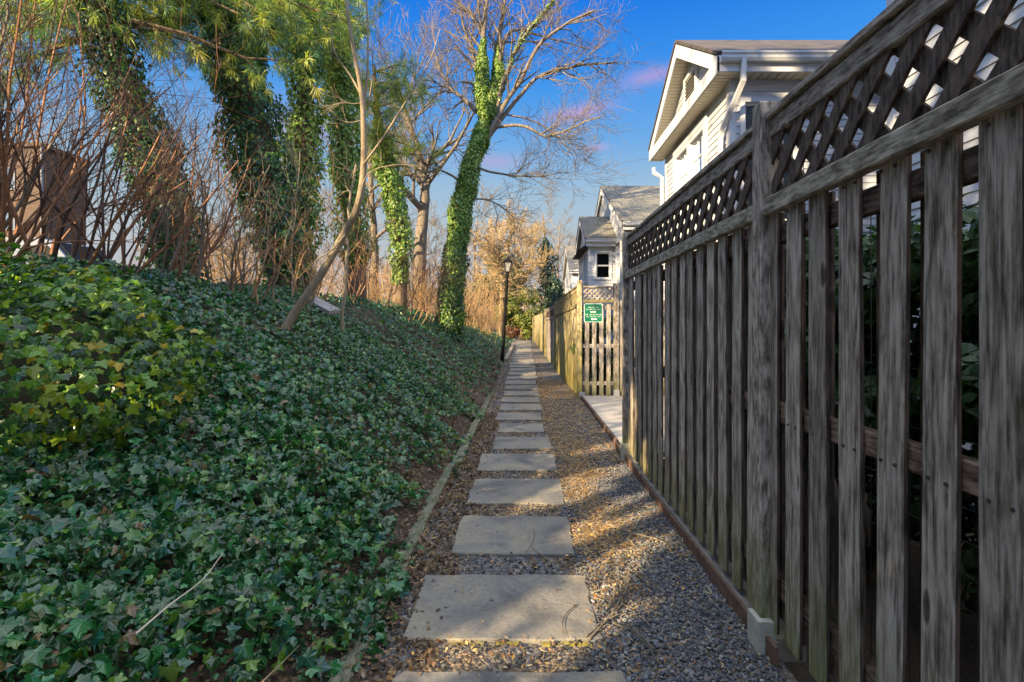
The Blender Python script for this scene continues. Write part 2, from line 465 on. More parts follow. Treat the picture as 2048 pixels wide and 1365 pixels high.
def soil_mat():
    m, nt, b, L = new_mat('bare_soil')
    tc = N(nt, 'ShaderNodeTexCoord')
    n1 = N(nt, 'ShaderNodeTexNoise', ins={'Scale': 2.0, 'Detail': 8.0, 'Roughness': 0.7})
    n2 = N(nt, 'ShaderNodeTexNoise', ins={'Scale': 55.0, 'Detail': 4.0, 'Roughness': 0.7})
    L(tc.outputs['Object'], n1.inputs['Vector']); L(tc.outputs['Object'], n2.inputs['Vector'])
    r = ramp(nt, [(0.3, (0.035, 0.026, 0.018)), (0.55, (0.085, 0.062, 0.042)), (0.75, (0.15, 0.11, 0.075))])
    ad = N(nt, 'ShaderNodeMath', operation='MULTIPLY_ADD', ins={1: 0.5, 2: 0.0})
    L(n1.outputs[0], ad.inputs[0])
    ad2 = N(nt, 'ShaderNodeMath', operation='MULTIPLY_ADD', ins={1: 0.5})
    L(n2.outputs[0], ad2.inputs[0]); L(ad.outputs[0], ad2.inputs[2])
    L(ad2.outputs[0], r.inputs[0]); L(r.outputs[0], b.inputs['Base Color'])
    b.inputs['Roughness'].default_value = 0.95
    bp = N(nt, 'ShaderNodeBump', ins={'Strength': 0.8, 'Distance': 0.02})
    L(n2.outputs[0], bp.inputs['Height']); L(bp.outputs[0], b.inputs['Normal'])
    return m


m_soil = soil_mat()


def gravel_base():
    m, nt, b, L = new_mat('gravel_bed_base')
    tc = N(nt, 'ShaderNodeTexCoord')
    v = N(nt, 'ShaderNodeTexVoronoi', ins={'Scale': 48.0})
    L(tc.outputs['Object'], v.inputs['Vector'])
    n1 = N(nt, 'ShaderNodeTexNoise', ins={'Scale': 1.7, 'Detail': 5.0, 'Roughness': 0.65})
    L(tc.outputs['Object'], n1.inputs['Vector'])
    sp = N(nt, 'ShaderNodeSeparateXYZ'); L(v.outputs['Color'], sp.inputs[0])
    rg = ramp(nt, [(0.0, (0.05, 0.052, 0.06)), (0.6, (0.13, 0.13, 0.14)), (1.0, (0.26, 0.24, 0.22))])
    L(sp.outputs[0], rg.inputs[0])
    rb = ramp(nt, [(0.0, (0.06, 0.04, 0.025)), (0.6, (0.14, 0.10, 0.06)), (1.0, (0.30, 0.22, 0.13))])
    L(sp.outputs[1], rb.inputs[0])
    rm = ramp(nt, [(0.42, (0, 0, 0)), (0.58, (1, 1, 1))])
    L(n1.outputs[0], rm.inputs[0])
    mx = N(nt, 'ShaderNodeMixRGB'); L(rm.outputs[0], mx.inputs[0]); L(rg.outputs[0], mx.inputs[1]); L(rb.outputs[0], mx.inputs[2])
    L(mx.outputs[0], b.inputs['Base Color'])
    b.inputs['Roughness'].default_value = 0.9
    bp = N(nt, 'ShaderNodeBump', ins={'Strength': 1.0, 'Distance': 0.015}, invert=True)
    L(v.outputs['Distance'], bp.inputs['Height']); L(bp.outputs[0], b.inputs['Normal'])
    return m


m_gravel = gravel_base()


def bluestone():
    m, nt, b, L = new_mat('bluestone')
    tc = N(nt, 'ShaderNodeTexCoord'); oi = N(nt, 'ShaderNodeObjectInfo')
    off = N(nt, 'ShaderNodeVectorMath', operation='SCALE')
    cx = N(nt, 'ShaderNodeCombineXYZ', ins={0: 31.0, 1: 17.0, 2: 5.0})
    L(cx.outputs[0], off.inputs[0]); L(oi.outputs['Random'], off.inputs['Scale'])
    add = N(nt, 'ShaderNodeVectorMath', operation='ADD'); L(tc.outputs['Object'], add.inputs[0]); L(off.outputs[0], add.inputs[1])
    n1 = N(nt, 'ShaderNodeTexNoise', ins={'Scale': 2.2, 'Detail': 6.0, 'Roughness': 0.6, 'Distortion': 0.6})
    n2 = N(nt, 'ShaderNodeTexNoise', ins={'Scale': 40.0, 'Detail': 6.0, 'Roughness': 0.7})
    n3 = N(nt, 'ShaderNodeTexVoronoi', ins={'Scale': 26.0})
    for n in (n1, n2, n3): L(add.outputs[0], n.inputs['Vector'])
    r = ramp(nt, [(0.33, (0.105, 0.102, 0.098)), (0.46, (0.19, 0.178, 0.158)), (0.6, (0.255, 0.225, 0.17)), (0.7, (0.33, 0.27, 0.185))])
    L(n1.outputs[0], r.inputs[0])
    r2 = ramp(nt, [(0.35, (0.72, 0.72, 0.72)), (0.65, (1.12, 1.12, 1.12))])
    L(n2.outputs[0], r2.inputs[0])
    mu = N(nt, 'ShaderNodeMixRGB', blend_type='MULTIPLY', ins={'Fac': 0.8}); L(r.outputs[0], mu.inputs[1]); L(r2.outputs[0], mu.inputs[2])
    # sparse pale lichen and dark specks
    rs = ramp(nt, [(0.0, (1, 1, 1)), (0.06, (1, 1, 1)), (0.085, (0, 0, 0))])
    L(n3.outputs['Distance'], rs.inputs[0])
    sp = N(nt, 'ShaderNodeSeparateXYZ'); L(n3.outputs['Color'], sp.inputs[0])
    gt = N(nt, 'ShaderNodeMath', operation='GREATER_THAN', ins={1: 0.86}); L(sp.outputs[0], gt.inputs[0])
    mk = N(nt, 'ShaderNodeMath', operation='MULTIPLY'); L(rs.outputs[0], mk.inputs[0]); L(gt.outputs[0], mk.inputs[1])
    mx = N(nt, 'ShaderNodeMixRGB', ins={'Color2': (0.07, 0.06, 0.05, 1)}); L(mk.outputs[0], mx.inputs[0]); L(mu.outputs[0], mx.inputs[1])
    L(mx.outputs[0], b.inputs['Base Color'])
    b.inputs['Roughness'].default_value = 0.78
    bp = N(nt, 'ShaderNodeBump', ins={'Strength': 0.7, 'Distance': 0.008})
    ba = N(nt, 'ShaderNodeMath', operation='ADD'); L(n1.outputs[0], ba.inputs[0]); L(n2.outputs[0], ba.inputs[1])
    L(ba.outputs[0], bp.inputs['Height']); L(bp.outputs[0], b.inputs['Normal'])
    return m


m_stone = bluestone()
m_moss = flat('edge_moss', (0.22, 0.19, 0.04), 0.95, var=0.5, nscale=30, bump=0.8)
m_white = flat('white_vinyl', (0.45, 0.47, 0.50), 0.5, var=0.05, nscale=1.2)
m_trim = flat('white_trim', (0.53, 0.54, 0.56), 0.45, var=0.04, nscale=2)
m_soffit = flat('cream_soffit', (0.50, 0.45, 0.35), 0.6, var=0.05)
m_gutter = flat('aluminium_gutter', (0.50, 0.51, 0.52), 0.4, var=0.06)
m_curtain = flat('tan_curtain', (0.13, 0.09, 0.05), 0.9, var=0.2, nscale=5)
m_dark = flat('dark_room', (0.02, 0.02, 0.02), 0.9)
m_black = flat('black_painted_metal', (0.005, 0.005, 0.006), 0.6, var=0.2, spec=0.15)
m_conc = flat('pale_concrete', (0.33, 0.31, 0.29), 0.85, var=0.14, nscale=6, bump=0.3)
m_foot = flat('dirty_concrete', (0.20, 0.18, 0.16), 0.9, var=0.3, nscale=9, bump=0.4)
m_rust = flat('rusty_edging', (0.13, 0.075, 0.05), 0.8, var=0.5, nscale=14, bump=0.4)
m_sleeve = flat('chalky_post_sleeve', (0.46, 0.45, 0.37), 0.7, var=0.3, nscale=7, bump=0.2)
m_green = flat('green_sign_face', (0.003, 0.12, 0.065), 0.4, var=0.1)
m_signw = flat('white_sign_paint', (0.62, 0.76, 0.66), 0.5, var=0.05)
m_galv = flat('galvanised_metal', (0.45, 0.46, 0.47), 0.45, metal=0.6)
m_wire = flat('dark_wire', (0.03, 0.035, 0.03), 0.5)
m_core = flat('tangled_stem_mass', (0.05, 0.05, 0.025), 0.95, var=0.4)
m_dullw = flat('dull_grey_paint', (0.17, 0.18, 0.2), 0.6)
m_vent = flat('vent_slat', (0.42, 0.40, 0.35), 0.6)


def glass_mat():
    m, nt, b, L = new_mat('window_glass')
    gl = N(nt, 'ShaderNodeBsdfGlossy', ins={'Roughness': 0.02, 'Color': (0.9, 0.95, 1, 1)})
    tr = N(nt, 'ShaderNodeBsdfTransparent', ins={'Color': (0.75, 0.8, 0.78, 1)})
    fr = N(nt, 'ShaderNodeFresnel', ins={'IOR': 1.8})
    ms = N(nt, 'ShaderNodeMixShader')
    L(fr.outputs[0], ms.inputs[0]); L(tr.outputs[0], ms.inputs[1]); L(gl.outputs[0], ms.inputs[2])
    L(ms.outputs[0], nt.nodes['Material Output'].inputs[0])
    return m


m_glass = glass_mat()


def lamp_glass():
    m, nt, b, L = new_mat('frosted_lamp_glass')
    b.inputs['Base Color'].default_value = (0.42, 0.42, 0.40, 1)
    b.inputs['Roughness'].default_value = 0.3
    tr = N(nt, 'ShaderNodeBsdfTranslucent', ins={'Color': (0.85, 0.83, 0.75, 1)})
    ms = N(nt, 'ShaderNodeMixShader', ins={0: 0.3})
    L(b.outputs[0], ms.inputs[1]); L(tr.outputs[0], ms.inputs[2]); L(ms.outputs[0], nt.nodes['Material Output'].inputs[0])
    return m


m_lampglass = lamp_glass()


def shingle(name, a, b_, c):
    m, nt, b, L = new_mat(name)
    tc = N(nt, 'ShaderNodeTexCoord')
    mp = N(nt, 'ShaderNodeMapping', ins={'Scale': (1, 1, 1)})
    L(tc.outputs['UV'], mp.inputs[0])
    at = N(nt, 'ShaderNodeAttribute', attribute_name='roofuv'); L(at.outputs['Vector'], mp.inputs[0])
    br = N(nt, 'ShaderNodeTexBrick', ins={'Scale': 1.0, 'Brick Width': 0.30, 'Row Height': 0.14, 'Mortar Size': 0.008, 'Mortar Smooth': 0.2,
                                          'Color1': (*a, 1), 'Color2': (*b_, 1), 'Mortar': (0.04, 0.037, 0.034, 1)})
    L(mp.outputs[0], br.inputs['Vector'])
    n = N(nt, 'ShaderNodeTexNoise', ins={'Scale': 1.6, 'Detail': 8.0, 'Roughness': 0.75}); L(tc.outputs['Object'], n.inputs['Vector'])
    r = ramp(nt, [(0.4, (0, 0, 0)), (0.65, (1, 1, 1))]); L(n.outputs[0], r.inputs[0])
    mu = N(nt, 'ShaderNodeMath', operation='MULTIPLY', ins={1: 0.6}); L(r.outputs[0], mu.inputs[0])
    mx = N(nt, 'ShaderNodeMixRGB', ins={'Color2': (*c, 1)}); L(mu.outputs[0], mx.inputs[0]); L(br.outputs[0], mx.inputs[1])
    L(mx.outputs[0], b.inputs['Base Color'])
    b.inputs['Roughness'].default_value = 0.95
    bp = N(nt, 'ShaderNodeBump', ins={'Strength': 0.8, 'Distance': 0.01}, invert=True)
    L(br.outputs['Fac'], bp.inputs['Height']); L(bp.outputs[0], b.inputs['Normal'])
    return m


m_roof_dark = shingle('dark_shingle', (0.035, 0.03, 0.03), (0.07, 0.055, 0.055), (0.11, 0.085, 0.075))
m_roof_grey = shingle('grey_shingle', (0.10, 0.095, 0.08), (0.16, 0.15, 0.125), (0.24, 0.215, 0.16))


def brick_mat():
    m, nt, b, L = new_mat('tan_brick')
    tc = N(nt, 'ShaderNodeTexCoord')
    mp = N(nt, 'ShaderNodeMapping', ins={'Rotation': (R(90), 0, 0)}); L(tc.outputs['Object'], mp.inputs[0])
    br = N(nt, 'ShaderNodeTexBrick', ins={'Scale': 1.0, 'Brick Width': 0.22, 'Row Height': 0.075, 'Mortar Size': 0.008,
                                          'Color1': (0.085, 0.05, 0.03, 1), 'Color2': (0.115, 0.068, 0.04, 1), 'Mortar': (0.10, 0.08, 0.065, 1)})
    L(mp.outputs[0], br.inputs['Vector']); L(br.outputs[0], b.inputs['Base Color'])
    b.inputs['Roughness'].default_value = 0.9
    return m


m_brick = brick_mat()


# ================================================================== terrain
def zb(Y):
    t = Y - 11.0
    t = np.where(t < 0, 0, t)
    v = np.where(t < 3, t * t / 6 * 0.031, (t - 1.5) * 0.031)
    return np.minimum(v, 0.55)


def crest(Y):
    Y = np.asarray(Y, dtype=float)
    return np.interp(Y, [-40, 0, 1.6, 3.4, 5, 12, 16, 22, 30, 60, 400], [0.95, 0.95, 1.15, 1.8, 2.0, 1.98, 1.75, 1.45, 1.2, 1.1, 1.1])


def H(X, Y, rough=True):
    X = np.asarray(X, dtype=float); Y = np.asarray(Y, dtype=float)
    base = zb(Y)
    w = np.interp(Y, [-5, 8, 14, 20, 30], [2.85, 2.8, 2.05, 1.7, 1.9])
    foot = -0.80
    s = np.clip((foot - X) / w, 0, 2.5)
    prof = np.where(s < 0.85, s * 0.98, 0.833 + 0.167 * (1 - np.exp(-(s - 0.85) * 5)))
    z = base + (crest(Y) - base) * np.minimum(prof, 1.0)
    z = z + np.clip((-X - 4.0) * 0.06, 0, 0.25)
    # gravel falls away slightly towards the fence
    z = z - 0.02 * np.clip((X - 0.35) / 0.7, 0, 1) * (X < 1.6)
    z = z - 0.035
    if rough:
        n = 0.045 * np.sin(X * 3.1 + 1.3 * np.sin(Y * 1.7)) + 0.04 * np.sin(Y * 2.3 + X * 1.1) + 0.03 * np.sin(Y * 5.1 - X * 4.3)
        z = z + n * np.clip((-0.95 - X) / 0.5, 0, 1)
    return z


def hz(x, y): return float(H(x, y))


xs = np.concatenate([np.array([-250, -120, -60, -30, -18, -12, -9]), np.arange(-8, 3.01, 0.16), np.array([4, 6, 9, 14, 25, 60, 120, 250])])
ys = np.concatenate([np.array([-60, -25, -12, -6, -3, -1.5]), np.arange(-0.5, 34, 0.22), np.array([36, 40, 46, 55, 70, 100, 160, 300, 500])])
gx, gy = np.meshgrid(xs, ys)
gz = H(gx, gy)
nx, ny = len(xs), len(ys)
gv = np.stack([gx.ravel(), gy.ravel(), gz.ravel()], 1)
idx = np.arange(nx * ny).reshape(ny, nx)
q = np.stack([idx[:-1, :-1].ravel(), idx[:-1, 1:].ravel(), idx[1:, 1:].ravel(), idx[1:, :-1].ravel()], 1)
g = Geo(); g.block(gv, q, np.ones((len(gv), 3)) * 0.5)
tag(g.build('ground', m_soil, smooth=True), kind='structure')

# gravel strip sheet (path bed), 4 mm+ above the soil
g = Geo()
gxs = np.arange(-0.74, 1.20, 0.08); gys = np.arange(0.4, 34, 0.2)
ax, ay = np.meshgrid(gxs, gys)
az = H(ax, ay, False) + 0.014
n1, n2 = len(gxs), len(gys)
idx = np.arange(n1 * n2).reshape(n2, n1)
q = np.stack([idx[:-1, :-1].ravel(), idx[:-1, 1:].ravel(), idx[1:, 1:].ravel(), idx[1:, :-1].ravel()], 1)
g.block(np.stack([ax.ravel(), ay.ravel(), az.ravel()], 1), q, np.ones((ax.size, 3)) * 0.5)
tag(g.build('gravel_path', m_gravel, smooth=True), kind='structure')

# ================================================================== stepping stones
STONE = [  # y_near, y_far, x0(left) , x1(right)
    (1.75, 2.28, -0.56, 0.44), (2.51, 3.16, -0.59, 0.365), (3.446, 4.12, -0.49, 0.34), (4.41, 5.11, -0.49, 0.345),
    (5.42, 6.12, -0.50, 0.345), (6.36, 7.02, -0.39, 0.33), (7.36, 8.0, -0.37, 0.28), (8.30, 8.95, -0.46, 0.28),
    (9.27, 10.0, -0.45, 0.31), (10.25, 10.9, -0.47, 0.30), (11.2, 11.9, -0.46, 0.32)]
yy = 12.2
rs = random.Random(3)
while yy < 31:
    d = rs.uniform(0.62, 0.74)
    STONE.append((yy, yy + d, -0.46 + rs.uniform(-0.04, 0.03), 0.33 + rs.uniform(-0.03, 0.04)))
    yy += d + rs.uniform(0.2, 0.3)
STONE_RECTS = STONE


def bevel_slab(x0, x1, y0, y1, z0, z1, jit, r=random):
    """irregular slab: jittered outline, chamfered top edge, subdivided edges"""
    g = Geo()
    pts = []
    n = 7
    def side(a, b):
        for i in range(n):
            t = i / n
            p = Vector(a).lerp(Vector(b), t)
            w = jit if 0 < i else jit * 1.5
            pts.append(Vector((p.x + r.uniform(-w, w), p.y + r.uniform(-w, w), 0)))
    side((x0, y0), (x1, y0)); side((x1, y0), (x1, y1)); side((x1, y1), (x0, y1)); side((x0, y1), (x0, y0))
    c = Vector(((x0 + x1) / 2, (y0 + y1) / 2, 0))
    bot = [Vector((p.x, p.y, z0)) for p in pts]
    mid = [Vector((p.x, p.y, z1 - 0.006)) for p in pts]
    top = [c + (p - c) * 0.985 for p in pts]
    top = [Vector((p.x, p.y, z1)) for p in top]
    k = len(pts)
    b = len(g.v)
    g.v += [tuple(p) for p in bot + mid + top]
    for i in range(k):
        j = (i + 1) % k
        g.f.append((b + i, b + j, b + k + j, b + k + i)); g.m.append(0)
        g.f.append((b + k + i, b + k + j, b + 2 * k + j, b + 2 * k + i)); g.m.append(0)
    g.f.append(tuple(b + 2 * k + i for i in range(k))); g.m.append(0)
    return g


ORD = ['nearest the camera and cut off by the frame edge', 'large and sunlit across its middle, with a yellow mossy front edge', 'third from the bottom, grey, a curved twig on it',
       'fourth from the bottom, sun on its right half', 'fifth from the bottom, with a hairline crack', 'sixth from the bottom of the picture', 'seventh from the bottom of the picture']
for i, (a, b_, x0, x1) in enumerate(STONE):
    zz = float(zb(np.array((a + b_) / 2))) + 0.0
    cx, cy = (x0 + x1) / 2, (a + b_) / 2
    g = bevel_slab(x0 - cx, x1 - cx, a - cy, b_ - cy, -0.05, 0.0, 0.010)
    o = g.build('stepping_stone', m_stone)
    sl = 0.03 if cy > 13 else 0
    o.location = (cx, cy, zz + random.uniform(-0.003, 0.003))
    o.rotation_euler = (sl, random.uniform(-0.004, 0.004), random.uniform(-0.012, 0.012))
    if i < len(ORD):
        tag(o, 'bluestone paving slab ' + ORD[i], 'paving slab', 'bluestone slabs laid as the footpath')
    else:
        tag(o, 'bluestone paving slab in the distant run of slabs past the patio', 'paving slab', 'bluestone slabs laid as the footpath')
# mossy lip under the sunlit slab
g = Geo()
for k in range(60):
    x = random.uniform(-0.33, 0.30); w = random.uniform(0.008, 0.02)
    x = random.choice([-0.28, -0.1, -0.02, 0.12, 0.2, 0.28]) + random.gauss(0, 0.03)
    g.box(x - w, x + w, 2.500 - random.uniform(0.002, 0.02), 2.5055, -0.045, random.uniform(-0.030, -0.009), col=None)
tag(g.build('moss', m_moss), 'yellow moss under the front edge of the sunlit slab', 'moss', kind='stuff')

# ================================================================== leaf scattering
IVY_UV = np.array([(0, .22), (0, -.02), (.34, -.18), (.36, .10), (.60, .34), (.26, .54), (0, 1), (-.26, .54), (-.60, .34), (-.36, .10), (-.34, -.18)])
IVY_V = np.array([(x, y, -0.22 * abs(x) - 0.16 * max(0, y - 0.3) ** 2) for x, y in IVY_UV])
IVY_V[0, 2] = 0.02
IVY_T = np.array([(0, i, i + 1) for i in range(1, 10)] + [(0, 10, 1)])
_h = [(.12, -.09), (.30, -.19), (.43, -.07), (.37, .09), (.57, .20), (.63, .38), (.42, .42), (.27, .50), (.21, .67), (.11, .85)]
FINE_UV = np.array([(0, .2), (0, -.02)] + _h + [(0, 1.02)] + [(-x, y) for x, y in reversed(_h)])
FINE_V = np.array([(x, y, -0.30 * abs(x) ** 1.3 - 0.22 * max(0, y - 0.3) ** 2 + 0.03 * math.sin(x * 11)) for x, y in FINE_UV])
FINE_V[0, 2] = 0.03
FINE_T = np.array([(0, i, i + 1) for i in range(1, len(FINE_UV) - 1)] + [(0, len(FINE_UV) - 1, 1)])
KITE_UV = np.array([(0, 0), (.42, .30), (0, 1), (-.42, .30)])
KITE_V = np.array([(0, 0, 0), (.42, .30, -.1), (0, 1, -.05), (-.42, .30, -.1)])
KITE_T = np.array([(0, 1, 2), (0, 2, 3)])
OVAL_UV = np.array([(0, 0), (.22, .25), (.26, .55), (0, 1), (-.26, .55), (-.22, .25)])
OVAL_V = np.array([(x, y, 0.25 * abs(x)) for x, y in OVAL_UV])
OVAL_T = np.array([(0, 1, 5), (1, 2, 4), (1, 4, 5), (2, 3, 4)])


def scatter(g, pos, nrm, size, col, tmpl, spread=0.5, down=None, rng=RNG, m=0, tip_bias=0.0):
    """place leaf templates: pos Nx3, nrm Nx3, size N, col Nx3"""
    Vt, Tt, Ut = tmpl
    n = len(pos)
    nn = nrm + rng.normal(0, spread, (n, 3))
    nn /= np.linalg.norm(nn, axis=1, keepdims=True) + 1e-9
    t = rng.normal(0, 1, (n, 3))
    if down is not None: t = t * (1 - tip_bias) + down * tip_bias * 1.6
    t = t - nn * np.sum(t * nn, 1, keepdims=True)
    t /= np.linalg.norm(t, axis=1, keepdims=True) + 1e-9
    s = np.cross(t, nn)
    k = len(Vt)
    curl = rng.uniform(0.3, 1.9, (n, 1, 1))
    V = (Vt[None, :, 0:1] * s[:, None, :] + (Vt[None, :, 1:2] - 0.35) * t[:, None, :] + Vt[None, :, 2:3] * curl * nn[:, None, :]) * size[:, None, None] + pos[:, None, :]
    T = Tt[None, :, :] + (np.arange(n) * k)[:, None, None]
    C = np.repeat(col[:, None, :], k, 1)
    U = np.repeat(Ut[None, :, :], n, 0)
    g.block(V.reshape(-1, 3), T.reshape(-1, Tt.shape[1]), C.reshape(-1, 3), U.reshape(-1, 2), m)


FINE = (FINE_V, FINE_T, FINE_UV); IVY = (IVY_V, IVY_T, IVY_UV); KITE = (KITE_V, KITE_T, KITE_UV); OVAL = (OVAL_V, OVAL_T, OVAL_UV)


def palette(cols, wts, n, var=0.25, rng=RNG):
    cols = np.array(cols); w = np.array(wts) / sum(wts)
    c = cols[rng.choice(len(cols), n, p=w)]
    return np.clip(c * rng.uniform(1 - var, 1 + var, (n, 1)) * rng.uniform(0.92, 1.08, (n, 3)), 0.002, 0.9)


IVY_COLS = [(0.006, 0.046, 0.012), (0.012, 0.10, 0.018), (0.022, 0.15, 0.04), (0.085, 0.19, 0.016), (0.008, 0.085, 0.05), (0.13, 0.24, 0.05), (0.16, 0.10, 0.04)]
IVY_W = [34, 26, 16, 9, 13, 5, 2]


def smooth_noise(X, Y, s, seed=0):
    return (np.sin(X * s + seed) * np.cos(Y * s * 1.13 + seed * 1.7) + np.sin(X * s * 2.3 - Y * s * 1.9 + seed * 0.7) * 0.5
            + np.sin(Y * s * 3.1 + X * s * 0.8 + seed * 2.1) * 0.35) / 1.85


def bank_ivy(n, y0, y1, x0, x1, smin, smax, tmpl, keep=None):
    X = RNG.uniform(x0, x1, n); Y = RNG.uniform(y0, y1, n)
    nz_ = smooth_noise(X, Y, 2.1, 3)
    edge = np.clip((-0.82 - X) / 0.5, 0, 1)
    pk = 0.30 + 0.75 * edge + 0.35 * nz_ + 0.25 * np.sin(Y * 2.9 + 1) * (X > -0.95)
    pk = np.where((X > -1.9), pk - (0.12 + 0.8 * np.clip(smooth_noise(X, Y, 1.9, 9) + 0.1, 0, 1)) * np.clip((X + 1.9) / 0.6, 0, 1), pk)
    pk = np.where((X < -2.9) & (Y > 4.6), pk - 0.45 * np.clip(smooth_noise(X, Y, 2.9, 4) + 0.2, 0, 1), pk)
    ok = RNG.uniform(0, 1, n) < pk
    X, Y = X[ok], Y[ok]; n = len(X)
    e = 0.03
    h = H(X, Y); dx = (H(X + e, Y) - h) / e; dy = (H(X, Y + e) - h) / e
    nr = np.stack([-dx, -dy, np.ones(n)], 1); nr /= np.linalg.norm(nr, axis=1, keepdims=True)
    puff = 0.07 + 0.09 * np.clip(smooth_noise(X, Y, 4.3, 1) + 0.5, 0, 1.5) + 0.10 * np.clip(smooth_noise(X, Y, 8.7, 6), 0, 1)
    pos = np.stack([X, Y, h], 1) + nr * (RNG.uniform(0.12, 1, n) ** 0.7 * puff * np.clip((-0.55 - X) * 2.5, 0.75, 1))[:, None]
    nr = nr + np.array([0.25, -0.30, 0.25])
    nr /= np.linalg.norm(nr, axis=1, keepdims=True)
    sz = smin + (smax - smin) * RNG.uniform(0, 1, n) ** 1.7
    col = palette(IVY_COLS, IVY_W, n)
    return pos, nr, sz, col


DOWN = np.array([0.6, -0.3, -0.6])
g = Geo()
for (n, a, b_, s0, s1, tm) in ((36000, 0.9, 4.4, 0.020, 0.078, FINE), (32000, 4.4, 9.0, 0.026, 0.066, IVY), (28000, 9.0, 22.0, 0.045, 0.08, KITE), (4500, 22, 34, 0.09, 0.15, KITE)):
    p, nr, sz, c = bank_ivy(n, a, b_, -5.2 if b_ > 5 else -4.2, -0.66, s0, s1, tm)
    scatter(g, p, nr, sz, c, tm, 0.68, DOWN, tip_bias=0.5)
tag(g.build('ivy_ground_cover', m_ivy), 'dark green ivy carpeting the sloping bank beside the path', 'ivy', kind='stuff')

# ivy-smothered shrub at the near left
def superell(cx, cy, cz, rx, ry, rz, n, p=3.2):
    u = RNG.normal(0, 1, (n, 3)); u /= np.linalg.norm(u, axis=1, keepdims=True)
    u = u[u[:, 2] > -0.25]
    k = (np.abs(u[:, 0]) ** p + np.abs(u[:, 1]) ** p + np.abs(u[:, 2]) ** p) ** (-1 / p)
    q = u * k[:, None]
    nr = np.sign(q) * np.abs(q) ** (p - 1) / np.array([rx, ry, rz])
    nr /= np.linalg.norm(nr, axis=1, keepdims=True)
    lump = 1 + 0.12 * np.sin(q[:, 0] * 7 + 2) * np.cos(q[:, 1] * 6) + 0.10 * np.sin(q[:, 2] * 9 + q[:, 0] * 5) + 0.05 * np.sin(q[:, 0] * 17)
    return q * lump[:, None] * np.array([rx, ry, rz]) + np.array([cx, cy, cz]), nr


mc_ = (-3.32, 3.12, 0.78)
md = thing('ivy_covered_shrub', mc_, 'rounded shrub smothered in large sunlit ivy leaves at the left edge', 'shrub')
p, nr = superell(0, 0, 0, 1.12, 0.9, 1.12, 15000)
g = Geo()
p2 = p - nr * (RNG.uniform(0, 1, (len(p), 1)) ** 1.6 * 0.17 - 0.03)
c = palette([(0.035, 0.12, 0.015), (0.10, 0.22, 0.014), (0.20, 0.29, 0.016), (0.014, 0.06, 0.022), (0.40, 0.30, 0.02)], [26, 26, 18, 24, 5], len(p))  # sunlight put into the leaf colours, brightened and yellowed
scatter(g, p2, nr + np.array([-0.35, -0.55, 0.30]), RNG.uniform(0.03, 0.070, len(p)), c, FINE, 0.5, np.array([0, 0, -1.0]), tip_bias=0.6)
g.build('ivy_foliage', m_ivy_sun, md)
g = Geo()
bm_n = 22
for i in range(bm_n):
    for j in range(10):
        pass
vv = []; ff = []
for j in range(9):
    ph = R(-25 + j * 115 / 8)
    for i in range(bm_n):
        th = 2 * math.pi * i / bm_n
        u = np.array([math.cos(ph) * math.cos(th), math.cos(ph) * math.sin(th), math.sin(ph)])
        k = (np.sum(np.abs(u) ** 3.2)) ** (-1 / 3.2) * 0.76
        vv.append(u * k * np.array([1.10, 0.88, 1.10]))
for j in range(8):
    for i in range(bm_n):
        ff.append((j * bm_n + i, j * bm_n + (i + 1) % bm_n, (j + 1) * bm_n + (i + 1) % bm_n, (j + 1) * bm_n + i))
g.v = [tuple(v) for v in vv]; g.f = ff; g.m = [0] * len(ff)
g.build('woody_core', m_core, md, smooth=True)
for pts in ([(0.1, -0.95, 0.5), (0.2, -1.0, 0.2), (0.45, -0.98, -0.1), (0.75, -0.95, -0.3)], [(-0.35, -0.95, 0.5), (-0.4, -0.98, 0.2), (-0.38, -0.97, 0.0)]):
    g = Geo(); g.tube([Vector(p) for p in pts], [0.006, 0.006, 0.005, 0.004][:len(pts)], 5)
    g.build('runner', m_dry, md)

# ================================================================== branches
def wob(rnd, d, amt):
    return (d + Vector((rnd.gauss(0, amt), rnd.gauss(0, amt), rnd.gauss(0, amt)))).normalized()


def grow(g, p, d, Ln, r, depth, rnd, cfg, leafpts=None):
    seg = cfg.get('seg', 5) if depth > 0 else 3
    pts = [p.copy()]; rad = [r]
    dd = d.copy()
    for i in range(seg):
        dd = wob(rnd, dd, cfg.get('wob', 0.16))
        dd = (dd + Vector((0, 0, cfg.get('up', 0.08)))).normalized()
        p = p + dd * (Ln / seg)
        pts.append(p.copy()); rad.append(max(r * (1 - 0.72 * (i + 1) / seg), cfg.get('rmin', 0.0022)))
    g.tube(pts, rad, 6 if r > 0.03 else (4 if r > 0.007 else 3), cap=False)
    if leafpts is not None and depth <= cfg.get('leafdepth', 0): leafpts.append((pts[-1], dd)); leafpts.append((pts[len(pts) // 2], dd))
    if depth <= 0: return
    nc = cfg['n'][min(depth, len(cfg['n']) - 1)]
    for k in range(nc):
        t = rnd.uniform(cfg.get('t0', 0.25), 1.0)
        i = min(int(t * seg), seg - 1); fr = t * seg - i
        q = pts[i].lerp(pts[i + 1], fr)
        rr = rad[i] * (1 - fr) + rad[i + 1] * fr
        base = (pts[i + 1] - pts[i]).normalized()
        ax = base.orthogonal().normalized()
        ax.rotate(Matrix.Rotation(rnd.uniform(0, 2 * math.pi), 3, base))
        ang = rnd.uniform(*cfg.get('ang', (0.4, 0.95)))
        nd = (base * math.cos(ang) + ax * math.sin(ang)).normalized()
        grow(g, q, nd, Ln * rnd.uniform(*cfg.get('ls', (0.4, 0.7))), max(rr * rnd.uniform(0.5, 0.75), cfg.get('rmin', 0.0022)), depth - 1, rnd, cfg, leafpts)


